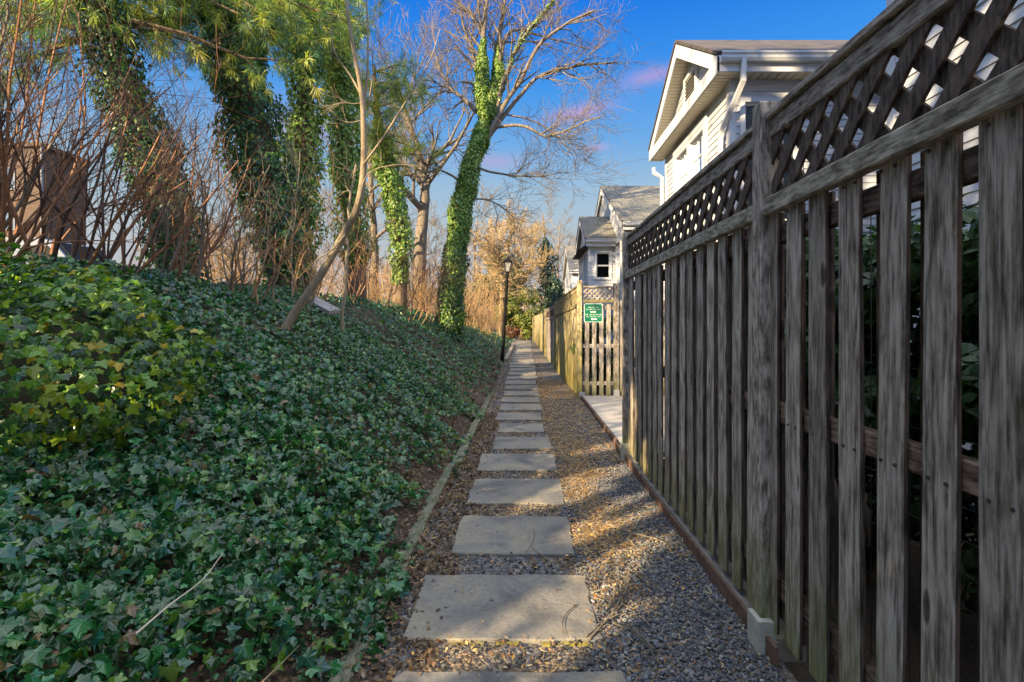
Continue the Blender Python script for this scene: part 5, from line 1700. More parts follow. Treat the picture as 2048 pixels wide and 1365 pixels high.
# projecting bay wing of house 2
h3 = gable_house('white bay wing with a small gabled roof and two sash windows, above the gate', 2.14, 17.5, 20.6, 3.2, 4.32, 5.38, m_roof_grey, over=0.22, overx=0.14, pediment=False,
                 near_open=((0.22, 0.74, 3.0, 3.95),), front_open=((0.3, 1.1, 2.95, 4.0), (1.9, 2.7, 2.95, 4.0)))
window(h3, (0, 0), (1, 0), (0, -1), 0.25, 0.71, 3.05, 3.90, 1, 1, split=True, curtain=None, frame=0.05)
window(h3, (0, 0), (0, 1), (-1, 0), 0.36, 1.05, 3.0, 3.95, 1, 1, split=True, curtain=None, frame=0.06)
window(h3, (0, 0), (0, 1), (-1, 0), 1.96, 2.65, 3.0, 3.95, 1, 1, split=True, curtain=None, frame=0.06)
g = Geo(); g.prism([Vector((-0.3, 0.1, 4.04)), Vector((-0.02, 0.1, 4.04)), Vector((-0.02, 0.1, 4.24))], (0, 2.9, 0)); g.build('bay_hood', m_roof_dark, h3)
h4 = gable_house('small far white gabled house just past the bay wing', 2.95, 32.5, 38.0, 12, 4.9, 6.75, m_roof_grey, over=0.3, overx=0.2, pediment=False, front_open=((0.65, 1.55, 2.5, 4.0), (2.35, 3.25, 2.5, 4.0)))
window(h4, (0, 0), (0, 1), (-1, 0), 0.7, 1.5, 2.6, 3.9, 1, 2, curtain=None)
window(h4, (0, 0), (0, 1), (-1, 0), 2.4, 3.2, 2.6, 3.9, 1, 2, curtain=None)
# house whose side wall stands behind the near fence
h0 = thing('white_house', (3.62, -6, 0), 'white sided wall seen through the lattice at the top right', 'house', 'white sided houses behind the fences')
g = Geo(); siding(g, (0, 0), (0, 1), (-1, 0), 11.2, -0.05, 6.0, ((8.2, 9.1, 2.4, 3.9),)); g.build('front_wall', m_white, h0)
g = Geo(); g.box(0.45, 5, 0.45, 11.15, -0.05, 6.0); g.box(0.02, 6, 11.18, 11.2, -0.05, 6.0); g.build('inner_wall', m_white, h0)
g = Geo(); g.box(-0.022, 0.08, 11.11, 11.222, -0.05, 6.0); g.build('corner_board', m_trim, h0)
window(h0, (0, 0), (0, 1), (-1, 0), 8.28, 9.02, 2.5, 3.8, 3, 4)
roof_obj(h0, [[Vector((-0.3, -0.3, 6.0)), Vector((-0.3, 11.5, 6.0)), Vector((3, 11.5, 7.8)), Vector((3, -0.3, 7.8))], [Vector((6.3, 11.5, 6.0)), Vector((6.3, -0.3, 6.0)), Vector((3, -0.3, 7.8)), Vector((3, 11.5, 7.8))]], m_roof_dark)

# evergreen shrub + wire grid inside the nearest yard
def leaf_cloud(label, c, r, n, s0, s1, cols, wts, name='evergreen_shrub', cat='shrub', group=None, tmpl=OVAL, mat=m_leafy, trunk_h=None, clumps=26, seed=1, stem=m_bark, hollow=0.35):
    rg = np.random.default_rng(seed)
    base = Vector((c[0], c[1], hz(c[0], c[1]) if trunk_h is None else trunk_h))
    t = thing(name, base, label, cat, group)
    cc = rg.normal(0, 1, (clumps, 3)); cc /= np.linalg.norm(cc, axis=1, keepdims=True)
    cc = cc * rg.uniform(hollow, 0.95, (clumps, 1)) ** 0.6
    cc = cc * np.array(r) * 0.82 + np.array(c) - np.array(base)
    k = rg.integers(0, clumps, n)
    u = rg.normal(0, 1, (n, 3)); u /= np.linalg.norm(u, axis=1, keepdims=True)
    cr = rg.uniform(0.22, 0.42, clumps) * (r[0] * r[1] * r[2]) ** (1 / 3)
    pos = cc[k] + u * (cr[k] * rg.uniform(0.45, 1, n) ** 0.5)[:, None] * np.array([1, 1, 0.75])
    g = Geo()
    tone = rg.uniform(0.7, 1.3, clumps)
    col = palette(cols, wts, n, 0.25, rg) * tone[k][:, None]
    scatter(g, pos, u + np.array([0, 0, 0.3]), rg.uniform(s0, s1, n), col, tmpl, 0.5, rng=rg)
    g.build('foliage', mat, t)
    g = Geo(); rnd = random.Random(seed)
    for i in range(min(clumps, 14)):
        e = Vector(cc[i]); m_ = e * 0.5 + Vector((rnd.uniform(-.1, .1), rnd.uniform(-.1, .1), 0.05)) * e.length
        g.tube([Vector((rnd.uniform(-.03, .03) * r[0], rnd.uniform(-.03, .03) * r[0], -0.1)), m_, e], [0.03 * r[0] + 0.01, 0.02 * r[0] + 0.006, 0.008], 5, cap=False)
    g.build('stems', stem, t)
    return t


DG = ([(0.02, 0.055, 0.018), (0.035, 0.085, 0.025), (0.05, 0.10, 0.03)], [4, 4, 2])
for i, (x, y, lab) in enumerate([(2.1, 0.9, 'dark evergreen shrub behind the last boards at the right frame edge'), (2.25, 1.9, 'dark evergreen shrub seen through the gaps of the near fence, close to the camera'), (2.1, 3.2, 'dark evergreen shrub behind the near fence post'),
                                 (2.3, 4.6, 'dark evergreen shrub behind the second fence panel')]):
    leaf_cloud(lab, (x, y, 1.25), (0.7, 0.85, 1.3), 11000, 0.06, 0.11, *DG, seed=40 + i, group='evergreen shrubs inside the near yard', trunk_h=0.0)
leaf_cloud('dark evergreen shrub added behind the gate to blacken its board gaps', (1.75, 11.9, 1.0), (0.7, 0.6, 0.95), 5000, 0.06, 0.11, *DG, seed=47, group='evergreen shrubs inside the near yard', trunk_h=0.0)  # shrub added so the gaps between gate boards turn dark
g = Geo()
for i in range(26): g.tube([Vector((0, i * 0.1, 0)), Vector((0, i * 0.1, 1.9))], [0.002, 0.002], 4, cap=False)
for i in range(20): g.tube([Vector((0, 0, i * 0.1)), Vector((0, 2.5, i * 0.1))], [0.002, 0.002], 4, cap=False)
o = g.build('wire_mesh', m_wire); o.location = (1.32, 0.9, 0.05); tag(o, 'dark wire mesh behind the boards of the near fence', 'wire mesh')

# ================================================================== background
# brick building far left and pale van
bx = thing('brick_building', (-48.3, 39, 2.0), 'tan brick apartment block behind the bare thicket at the far left', 'building')
g = Geo(); g.box(-16, 12.4, 0, 4, -1.5, 12.7); g.build('wall', m_brick, bx)
g = Geo(); g.box(-16.2, 12.6, -0.2, 4.2, 12.7, 13.0); g.build('parapet', m_brick, bx)
for c in range(6):
    for r_ in range(4):
        x = 9.2 - c * 3.4; z = 0.6 + r_ * 3.0
        g = Geo(); g.box(x - 0.08, x + 1.28, -0.06, -0.003, z - 0.08, z + 1.58); w = g.build('window', m_dullw, bx)
        g = Geo(); g.box(x, x + 0.57, -0.068, -0.063, z, z + 1.5); g.box(x + 0.63, x + 1.2, -0.068, -0.063, z, z + 1.5)
        g.build('pane', flat('blue_pane', (0.10, 0.14, 0.2), 0.1) if 'blue_pane' not in MATS else MATS['blue_pane'], w)
g = Geo(); g.tube([Vector((12.55, -0.1, -1)), Vector((12.55, -0.1, 12.7))], [0.09, 0.09], 6); g.build('drainpipe', m_dullw, bx)

m_vanw = flat('pale_van_paint', (0.13, 0.16, 0.21), 0.35, var=0.04)
vn = thing('parked_van', (-15.5, 16.4, 2.15), 'pale blue-white van parked beyond the bank below the brick building', 'van')
g = Geo()
prof = [(-4.2, 0.35), (-4.2, 1.85), (-3.95, 2.08), (0.3, 2.08), (0.75, 1.95), (1.45, 1.15), (2.25, 0.98), (2.35, 0.6), (2.3, 0.35)]
g.prism([Vector((a, -0.0, b)) for a, b in prof], (0, 1.9, 0)); g.build('body', m_vanw, vn)
g = Geo()
g.prism([Vector((a, -0.012, b)) for a, b in [(0.1, 1.22), (0.1, 1.82), (0.62, 1.82), (1.15, 1.22)]], (0, 0.008, 0)); g.build('side_window', m_black, vn)
g = Geo(); g.prism([Vector((0.80, 0.12, 1.93)), Vector((1.44, 0.12, 1.20)), Vector((1.47, 0.12, 1.23)), Vector((0.83, 0.12, 1.96))], (0, 1.66, 0)); g.build('windscreen', m_black, vn)
for x in (-3.0, 1.4):
    for y in (-0.01, 1.71):
        g = Geo(); g.tube([Vector((x, y, 0.36)), Vector((x, y + 0.2, 0.36))], [0.36, 0.36], 18); w = g.build('wheel', m_black, vn)
        g = Geo(); g.tube([Vector((x, y - 0.012, 0.36)), Vector((x, y - 0.002, 0.36))], [0.2, 0.2], 14); g.build('rim', m_galv, w)
for z in (0.62,):
    g = Geo(); g.box(2.2, 2.36, 0.1, 0.45, 0.62, 0.82); g.build('headlight', m_lampglass, vn)
    g = Geo(); g.box(2.2, 2.36, 1.45, 1.8, 0.62, 0.82); g.build('headlight', m_lampglass, vn)

# plank on the bank
g = Geo(); g.box(-0.36, 0.36, -0.12, 0.12, -0.03, 0.03)
o = g.build('plank', m_conc); X_, Y_ = (640 - 1049) * 8.2 / 1050, 8.2
o.location = (X_, Y_, hz(X_, Y_) + 0.22); o.rotation_euler = (0.1, 0.36, -0.5)
tag(o, 'pale weathered plank lying in the ivy behind the leaning sapling', 'plank')

# golden bare tree by the bend
bare_tree('golden_bare_tree', 'golden twiggy bare tree with pale trunk behind the lamp post', [Vector((-1.35, 30, 0.5))] + line_px([(1001, 640), (1003, 590), (1004, 540), (998, 500), (1000, 460)], 30),
          [0.12, 0.11, 0.10, 0.08, 0.06, 0.03], m_bark_gold, 61, 3, 26, (1.0, 2.3), dict(rmin=0.011, n=[0, 5, 5, 5], up=0.06), zfrac=0.3)
bare_tree('golden_bare_tree', 'farther golden bare tree with up-swept twigs, right of the lamp', [Vector((-0.9, 44, 0.5)), Vector((-0.8, 44, 3)), Vector((-0.7, 44, 6)), Vector((-0.4, 44, 8.5))],
          [0.2, 0.16, 0.12, 0.05], m_bark_gold, 62, 3, 20, (1.5, 3.2), dict(rmin=0.014, n=[0, 4, 5, 5], up=0.15), zfrac=0.3)
for i, (x, y, h_, lab) in enumerate([(-8, 40, 9, 'hazy bare tree left of the lamp, low on the skyline'), (-4.5, 46, 11, 'thin bare tree on the skyline left of the golden tree'), (3.2, 52, 12, 'tall thin bare tree rising beside the far houses'),
                                     (-14, 34, 9, 'bare tree on the skyline behind the upright pines'), (-21, 36, 10, 'bare tree on the skyline right of the thickest pine'), (4.4, 60, 10, 'bare tree nearest the far house roofs')]):
    bare_tree('bare_tree', lab, [Vector((x, y, 0.6)), Vector((x + .2, y, h_ * .3)), Vector((x + .1, y, h_ * .65)), Vector((x + .4, y, h_))], [0.22, 0.16, 0.1, 0.04], m_bark_pale, 80 + i, 3, 16, (1.6, 3.6), dict(rmin=0.014, n=[0, 3, 4, 4], up=0.15), group='bare trees on the skyline', zfrac=0.25, k=5)

YG = ([(0.12, 0.15, 0.02), (0.17, 0.18, 0.03), (0.06, 0.10, 0.02), (0.22, 0.20, 0.04)], [4, 4, 3, 1])
EG = ([(0.05, 0.075, 0.025), (0.08, 0.095, 0.03), (0.11, 0.11, 0.04)], [4, 4, 2])
leaf_cloud('yellow-green evergreen bush at the end of the path', (-0.1, 35, 2.3), (2.2, 1.3, 2.0), 7500, 0.12, 0.2, *YG, seed=51, trunk_h=0.5, group='evergreens closing the path')
leaf_cloud('darker evergreen behind the lamp post', (-1.8, 39, 3.9), (2.8, 1.6, 3.6), 9000, 0.14, 0.26, *EG, seed=52, trunk_h=0.5, group='evergreens closing the path', name='evergreen_tree', cat='tree')
leaf_cloud('dull green evergreen mass left of the lamp post', (-4.2, 42, 2.6), (2.2, 1.6, 2.3), 4500, 0.14, 0.26, *EG, seed=53, trunk_h=0.5, group='evergreens closing the path')
leaf_cloud('dark evergreen hedge across the path end', (1.2, 41, 1.5), (3.2, 1.2, 1.4), 5500, 0.12, 0.22, *DG, seed=54, trunk_h=0.4, group='evergreens closing the path', name='evergreen_hedge', cat='hedge')
leaf_cloud('low russet bush at the foot of the golden tree', (-0.9, 33.5, 0.95), (0.65, 0.6, 0.6), 1600, 0.08, 0.13, [(0.16, 0.06, 0.03), (0.10, 0.05, 0.03), (0.2, 0.11, 0.05)], [3, 3, 2], seed=55, trunk_h=0.5, name='russet_bush')
leaf_cloud('small bright green shrub at the foot of the farthest fence', (0.15, 33.0, 0.9), (0.4, 0.4, 0.35), 500, 0.09, 0.15, *YG, seed=56, trunk_h=0.5, name='small_shrub')
for i, (x, y, r_, h_) in enumerate([(1.9, 46, 0.7, 8.6), (2.6, 45, 0.55, 5.4)]):
    t = thing('ivy_column_tree', (x, y, 0.5), ('tall dark column of ivy on a dead trunk beyond the fences', 'shorter ivy column leaning on the taller one')[i], 'tree')
    g = Geo(); o_, rr2 = path_tube(g, [Vector((0, 0, 0)), Vector((0.1, 0, h_ * .5)), Vector((-0.1, 0, h_)), Vector((-0.3, 0, h_ * 1.25))], [0.3, 0.22, 0.1, 0.03], 7); g.build('trunk', m_bark, t, smooth=True)
    g = Geo(); trunk_ivy(g, o_, rr2, 3200, r_ * 0.6, 0.2, h_, [(0.025, 0.06, 0.035), (0.04, 0.08, 0.04)], [1, 1], 0.15, 0.26, 0.3); g.build('climbing_ivy', m_ivy_far, t)
# far wood that closes the horizon
gfw = Geo()
rg = np.random.default_rng(77)
n = 26000
X = rg.uniform(-150, 60, n); Y = rg.uniform(75, 95, n)
hgt = 4.5 + 2.0 * np.sin(X * 0.21) + 1.5 * np.sin(X * 0.53 + 1)
pos = np.stack([X, Y, rg.uniform(0, 1, n) * hgt + 0.3], 1)
scatter(gfw, pos, np.tile(np.array([0, -1.0, 0.3]), (n, 1)), rg.uniform(0.35, 0.8, n), palette([(0.16, 0.11, 0.08), (0.22, 0.16, 0.12), (0.10, 0.09, 0.06), (0.08, 0.10, 0.05)], [4, 4, 2, 2], n, rng=rg), KITE, 0.7, rng=rg)
tag(gfw.build('distant_wood', m_leafy), 'distant brown winter wood along the horizon', 'wood', kind='stuff')

# ================================================================== gravel, litter, twigs
def in_stone(X, Y, pad=0.0):
    r_ = np.zeros(len(X), bool)
    for (a, b_, x0, x1) in STONE_RECTS:
        r_ |= (X > x0 - pad) & (X < x1 + pad) & (Y > a - pad) & (Y < b_ + pad)
    return r_


CH = np.array([(1, 0, 0), (-1, 0, 0), (0, 1, 0), (0, -1, 0), (0, 0, 1), (0, 0, -1), (.6, .6, .55), (-.65, .5, .5)], float)
OCT_V = np.array([(1, .1, 0), (.25, .95, .1), (-.8, .55, -.05), (-.85, -.5, .1), (.2, -1, 0), (.3, .25, .75), (-.35, -.1, .85), (0, 0, -.6)], float)
OCT_T = np.array([(0, 1, 5), (1, 2, 6), (1, 6, 5), (2, 3, 6), (3, 4, 6), (4, 5, 6), (4, 0, 5), (1, 0, 7), (2, 1, 7), (3, 2, 7), (4, 3, 7), (0, 4, 7)])


def chips(n, x0, x1, y0, y1, s0, s1, cols, wts, maskf=None, zoff=0.012):
    X = RNG.uniform(x0, x1, n); Y = RNG.uniform(y0, y1, n)
    ok = ~in_stone(X, Y, -0.012)
    if maskf is not None: ok &= RNG.uniform(0, 1, n) < maskf(X, Y)
    X, Y = X[ok], Y[ok]; n = len(X)
    Z = H(X, Y, False) + 0.016
    s = s0 + (s1 * 1.35 - s0) * RNG.uniform(0, 1, n) ** 2.2
    q = RNG.normal(0, 1, (n, 4)); q /= np.linalg.norm(q, axis=1, keepdims=True)
    w, x, y, z = q.T
    Rm = np.stack([1 - 2 * (y * y + z * z), 2 * (x * y - z * w), 2 * (x * z + y * w), 2 * (x * y + z * w), 1 - 2 * (x * x + z * z), 2 * (y * z - x * w), 2 * (x * z - y * w), 2 * (y * z + x * w), 1 - 2 * (x * x + y * y)], 1).reshape(n, 3, 3)
    base = OCT_V[None] * RNG.uniform(0.6, 1.25, (n, len(OCT_V), 1)) * np.stack([np.ones(n), RNG.uniform(.6, 1, n), RNG.uniform(.45, .9, n)], 1)[:, None, :]
    V = np.einsum('nij,nkj->nki', Rm, base) * s[:, None, None]
    V[:, :, 2] *= 0.75
    V += np.stack([X, Y, Z + RNG.uniform(0, zoff, n)], 1)[:, None, :]
    T = OCT_T[None] + (np.arange(n) * len(OCT_V))[:, None, None]
    C = np.repeat(palette(cols, wts, n, 0.3)[:, None, :], len(OCT_V), 1)
    return V.reshape(-1, 3), T.reshape(-1, 3), C.reshape(-1, 3)


GC = [(0.085, 0.09, 0.105), (0.14, 0.145, 0.16), (0.20, 0.20, 0.205), (0.26, 0.235, 0.20), (0.34, 0.32, 0.28)]
GW = [26, 30, 20, 10, 3]
g = Geo()
g.block(*chips(26000, 0.30, 1.13, 1.5, 5.2, 0.006, 0.0125, GC, GW))
g.block(*chips(9000, 0.30, 1.14, 5.2, 11, 0.008, 0.015, GC, GW))
GB = [(0.05, 0.042, 0.035), (0.10, 0.08, 0.062), (0.15, 0.13, 0.11), (0.09, 0.092, 0.10)]
g.block(*chips(12000, -0.72, 0.46, 1.4, 6.0, 0.005, 0.012, GB, [3, 3, 2, 3], lambda X, Y: 0.75))
g.block(*chips(7000, -0.72, 0.5, 6.0, 18, 0.008, 0.016, GB, [3, 3, 2, 3]))
tag(g.build('gravel', m_chip), 'loose grey stone chippings beside and between the slabs', 'gravel', kind='stuff')

# tan pine litter, leaves
LC = [(0.34, 0.21, 0.09), (0.46, 0.33, 0.16), (0.25, 0.13, 0.06), (0.5, 0.30, 0.09), (0.52, 0.42, 0.26)]
LW = [30, 26, 22, 10, 12]
def litter_mask(X, Y):
    m_ = smooth_noise(X, Y, 2.4, 5)
    bandp = np.exp(-((X - (0.55)) / 0.22) ** 2)
    far = np.clip((Y - 2.6) / 0.8, 0.08, 1)
    return np.clip((-0.05 + 0.75 * bandp + 0.65 * m_) * far, 0.03, 1)
def blades(g, n, x0, x1, y0, y1, l0, l1, w, mask, zl=0.018, hs=True):
    X = RNG.uniform(x0, x1, n); Y = RNG.uniform(y0, y1, n)
    ok = RNG.uniform(0, 1, n) < mask(X, Y)
    ok &= ~in_stone(X, Y, 0.0) | (RNG.uniform(0, 1, n) < 0.02)
    X, Y = X[ok], Y[ok]; n = len(X)
    ins = in_stone(X, Y, 0.0)
    Z = np.where(ins, zb(Y) + 0.004, H(X, Y, False) + 0.028 + RNG.uniform(0, zl, n))
    a = RNG.uniform(0, 6.28, n); d = np.stack([np.cos(a), np.sin(a), np.where(ins, 0, RNG.normal(0, 0.14, n))], 1)
    s = np.stack([-np.sin(a), np.cos(a), RNG.normal(0, 0.2, n)], 1)
    L_ = RNG.uniform(l0, l1, (n, 1)); w_ = w * RNG.uniform(0.5, 1.6, (n, 1))
    c = np.stack([X, Y, Z], 1)
    bend = s * RNG.normal(0, 0.25, (n, 1)) * L_
    p = [c - d * L_ / 2 - s * w_ / 2, c + bend - s * w_ / 2, c + d * L_ / 2 - s * w_ / 4, c + d * L_ / 2 + s * w_ / 4, c + bend + s * w_ / 2, c - d * L_ / 2 + s * w_ / 2]
    V = np.stack(p, 1).reshape(-1, 3)
    T = np.concatenate([(np.arange(n) * 6)[:, None] + np.array([[0, 1, 4, 5]]), (np.arange(n) * 6)[:, None] + np.array([[1, 2, 3, 4]])], 0)
    C = np.repeat(palette(LC, LW, n, 0.3), 6, 0)
    g.block(V, T, C)
g = Geo()
blades(g, 17000, 0.30, 1.12, 1.6, 6.0, 0.02, 0.07, 0.0035, litter_mask)
blades(g, 9000, 0.30, 1.13, 6.0, 14.0, 0.03, 0.09, 0.006, lambda X, Y: 0.7 + 0 * X)
blades(g, 9000, -0.74, 0.5, 1.4, 6.0, 0.02, 0.06, 0.003, lambda X, Y: 0.2 + 0.3 * smooth_noise(X, Y, 3, 2))
blades(g, 5000, -0.74, 0.6, 6.0, 20, 0.03, 0.08, 0.006, lambda X, Y: 0.6 + 0 * X)
# broken leaf pieces
def flakes(n, x0, x1, y0, y1, mask, s0, s1, rough=False, tm=OVAL, zo=0.03, cols=LC, wts=LW, sp=0.45):
    X = RNG.uniform(x0, x1, n); Y = RNG.uniform(y0, y1, n)
    ok = (RNG.uniform(0, 1, n) < mask(X, Y)) & (~in_stone(X, Y, 0) | ((RNG.uniform(0, 1, n) < 0.05) & (X > -0.7)))
    X, Y = X[ok], Y[ok]; n = len(X)
    pos = np.stack([X, Y, H(X, Y, rough) + zo + RNG.uniform(0, 0.012, n)], 1)
    scatter(g, pos, np.tile(np.array([0, 0, 1.0]), (n, 1)), RNG.uniform(s0, s1, n), palette(cols, wts, n, 0.3), tm, sp)
flakes(7000, 0.32, 1.10, 1.8, 7.0, litter_mask, 0.010, 0.028)
flakes(2600, -0.74, 0.45, 1.5, 7.0, lambda X, Y: 0.6 + 0 * X, 0.010, 0.03)
flakes(5200, -0.74, -0.40, 1.3, 9.0, lambda X, Y: 0.85 + 0 * X, 0.015, 0.045, False, OVAL, 0.03, [(0.13, 0.085, 0.05), (0.20, 0.13, 0.08), (0.08, 0.05, 0.03), (0.28, 0.20, 0.13)], [3, 3, 3, 1], 0.6)
flakes(2600, -0.6, 0.4, 1.3, 14.0, lambda X, Y: 0.85 + 0 * X, 0.012, 0.035, False, OVAL, 0.03, [(0.13, 0.085, 0.05), (0.20, 0.13, 0.08), (0.08, 0.05, 0.03)], [3, 3, 3], 0.6)
# brown leaf litter under thin ivy
BR = [(0.12, 0.08, 0.045), (0.18, 0.12, 0.07), (0.08, 0.05, 0.03), (0.24, 0.17, 0.11)]
flakes(16000, -2.2, -0.70, 1.2, 8.0, lambda X, Y: np.clip(0.35 + 0.6 * (1 - (-0.7 - X) / 1.5), 0.1, 1), 0.018, 0.05, True, OVAL, 0.025, BR, [1, 1, 1, 1])
flakes(4000, -2.6, -0.70, 8.0, 22.0, lambda X, Y: 0.7 + 0 * X, 0.05, 0.12, True, OVAL, 0.03, BR, [1, 1, 1, 1])
flakes(90, -3.4, -0.9, 1.3, 7.0, lambda X, Y: 0.8 + 0 * X, 0.04, 0.08, True, FINE, 0.075, [(0.22, 0.13, 0.07), (0.28, 0.19, 0.12)], [1, 1], 0.9)
tag(g.build('leaf_litter', m_litter), 'tan pine needles and broken dry leaves over gravel and bank', 'litter', kind='stuff')

# individual fallen twigs
def twig(label, pts, r_, mat=m_dry, forks=0, seed=0, group=None):
    rnd = random.Random(seed)
    P_ = [Vector(p) for p in pts]
    g = Geo(); c0 = P_[0].copy()
    path_tube(g, [p - c0 for p in P_], [r_ * (1 - 0.6 * i / (len(P_) - 1)) for i in range(len(P_))], 6, 4)
    for k in range(forks):
        i = rnd.randint(1, len(P_) - 2)
        d = (P_[i + 1] - P_[i]).normalized(); d.rotate(Matrix.Rotation(rnd.uniform(-0.7, 0.7), 3, 'Z'))
        q = P_[i] - c0
        g.tube([q, q + d * rnd.uniform(.05, .12) + Vector((0, 0, .004)), q + d * rnd.uniform(.14, .25) + Vector((rnd.uniform(-.03, .03), 0, 0))], [r_ * .5, r_ * .4, r_ * .25], 4)
    o = g.build('twig', mat, None, smooth=True, local=None); o.location = c0
    tag(o, label, 'twig', group)


def gp(px, py, dz=0.0, z=0.0):
    Y = (1.5 - z) * 1050 / (py - 650); return ((px - 1049) * Y / 1050, Y, z + dz)
zg = -0.05
twig('long pale twig across the sunlit gravel by the fence', [gp(1215, 1062, 0.05, zg), gp(1260, 1080, 0.055, zg), gp(1310, 1092, 0.05, zg), gp(1352, 1108, 0.045, zg)], 0.006, m_bark_tan, 2, 1)
twig('bundle of dry vine curling right of the large sunlit slab', [gp(1178, 1300, 0.05, zg), gp(1215, 1262, 0.06, zg), gp(1240, 1222, 0.06, zg), gp(1246, 1175, 0.055, zg)], 0.007, m_bark_pale, 5, 2)
twig('thin dry vine curling beside the dry vine bundle', [gp(1170, 1296, 0.05, zg), gp(1205, 1266, 0.06, zg), gp(1228, 1222, 0.05, zg), gp(1230, 1190, 0.05, zg)], 0.004, m_bark_pale, 2, 12)
twig('curved dry stem on dark gravel near the near fence post', [gp(1392, 1230, 0.055, zg), gp(1425, 1252, 0.06, zg), gp(1447, 1290, 0.06, zg), gp(1420, 1320, 0.045, zg)], 0.004, m_bark_pale, 0, 3)
twig('forked dry stem on the gravel at the bottom edge', [gp(1230, 1268, 0.05, zg), gp(1275, 1290, 0.06, zg), gp(1300, 1318, 0.055, zg), gp(1310, 1350, 0.05, zg)], 0.0045, m_bark_pale, 4, 4)
twig('small curved twig lying on the large sunlit slab', [gp(1152, 1213, 0.006), gp(1132, 1230, 0.006), gp(1125, 1250, 0.006), gp(1128, 1272, 0.006)], 0.0028, m_bark_dark, 0, 5)
twig('curved twig lying on the grey third slab', [gp(1068, 1058, 0.008), gp(1068, 1078, 0.008), gp(1058, 1098, 0.008), gp(1044, 1116, 0.008)], 0.003, m_bark_tan, 0, 6)
twig('straight twig in the dirt between the two nearest full slabs', [gp(1065, 1104, 0.03, -0.02), gp(1090, 1125, 0.03, -0.02), gp(1108, 1138, 0.03, -0.02)], 0.003, m_bark_tan, 0, 7)
def bp(px, py, lift=0.1):
    # point on the bank along a view ray
    for k in range(400):
        Y = 0.8 + k * 0.02
        p = P(px, py, Y)
        if p.z < hz(p.x, p.y) + lift + 0.13: return (p.x, p.y, p.z + 0.0)
    return tuple(P(px, py, 3))
twig('long pale bare twig lying on the ivy near the lower left', [bp(272, 1268), bp(340, 1210), bp(405, 1160), bp(446, 1106, 0.13)], 0.0042, flat('bleached_twig', (0.52, 0.47, 0.38), 0.8), 0, 8)
twig('thin dry stem over the ivy beside the edging timber', [bp(524, 1365), bp(560, 1330), bp(600, 1290)], 0.003, m_bark_tan, 0, 9)
twig('dry stem poking out of the ivy onto the path edge', [bp(850, 1078), bp(880, 1095), (gp(902, 1115, 0.04))], 0.004, m_bark_tan, 1, 10)

# ================================================================== unseen trees added behind and left of the camera, crowns carved to cast shade
def carved_shade_tree(label, x, y, zc, r, n, seed, sz=(0.22, 0.4)):
    rg = np.random.default_rng(seed)
    b = hz(x, y)
    t = thing('carved_shade_tree', (x, y, b), label, 'tree', 'unseen evergreens added to shade the view')
    g = Geo(); path_tube(g, [Vector((0, 0, -0.2)), Vector((0.1, 0, (zc - b) * .6)), Vector((0, 0.1, zc - b + r[2] * .8))], [0.2, 0.15, 0.05], 8); g.build('trunk', m_bark, t)
    cl = 40
    cc = rg.uniform(-1, 1, (cl * 4, 3)); cc = cc[np.sum(cc ** 2, 1) < 1][:cl]
    cc = cc * np.array(r) + np.array([0, 0, zc - b])
    k = rg.integers(0, len(cc), n)
    pos = cc[k] + rg.normal(0, 1, (n, 3)) * 0.28 * (r[0] ** 0.5)
    g2 = Geo(); scatter(g2, pos, rg.normal(0, 1, (n, 3)), rg.uniform(*sz, n), palette(DG[0], DG[1], n, rng=rg), OVAL, 0.4, rng=rg)
    g2.build('crown', m_leafy, t)
    g = Geo()
    for c in cc[:18]: g.tube([Vector((0, 0, (zc - b) * .5)), Vector(c)], [0.05, 0.015], 4, cap=False)
    g.build('limb', m_bark, t)



def lit_zone(X, Y, Z, where):
    """places the low sun is meant to reach between the crowns (metres, world)"""
    ca, sa = -SUN_AZ[0], -SUN_AZ[1]
    p = sa * X - ca * Y; q = ca * X + sa * Y
    lit = np.zeros(len(X), bool)
    if len(X) == 0: return lit
    gr = where == 1
    for (cx, cy, a, b) in ((0.05, 2.80, 0.85, 0.24), (0.42, 2.62, 0.5, 0.10), (0.62, 3.42, 0.7, 0.17), (0.72, 4.0, 0.75, 0.21), (0.35, 4.66, 0.8, 0.16), (0.75, 5.3, 0.7, 0.17), (0.15, 5.65, 0.4, 0.09),
                           (0.95, 6.5, 0.7, 0.13), (1.3, 7.6, 0.5, 0.14), (1.5, 8.6, 0.5, 0.08), (0.0, 2.0, 0.6, 0.16), (0.9, 4.6, 0.4, 0.08), (-0.2, 7.6, 0.5, 0.05)):
        pc = sa * cx - ca * cy; qc = ca * cx + sa * cy
        lit |= gr & (((p - pc) / (b * 1.3)) ** 2 + ((q - qc) / a) ** 2 < 1)
    lit |= gr & (Y > 10.6) & (X > 0.1)
    fe = where == 2
    lit |= fe & (Y > 4.95) & (Z < 0.35 + 0.75 * (Y - 4.95)) & (np.sin(Y * 9 + Z * 2) > -0.5)
    lit |= fe & (Y > 6)
    mo = where == 3
    lit |= mo & (X < -0.72 * Y)
    bk = where == 4
    lit |= bk & (X < -4.3)
    lit |= bk & (X < -0.79 * Y) & (Y < 4.0) & (Y > 1.1) & (X < -1.4)
    lit |= bk & (X < -1.9) & (Y > 6) & (np.sin(X * 2.7 + 1) * np.sin(Y * 2.2) > 0.62)
    lit |= bk & (Y > 11) & (X < -2.6)
    lit |= (where == 5) & (np.sin(X * 5.1) * np.sin(Z * 6.3 + X * 2) > 0.35)
    lit |= (where == 7) & (np.sin(X * 9 + Z * 4) > 0.7)
    lit |= (where == 0) | (where == 6)
    return lit


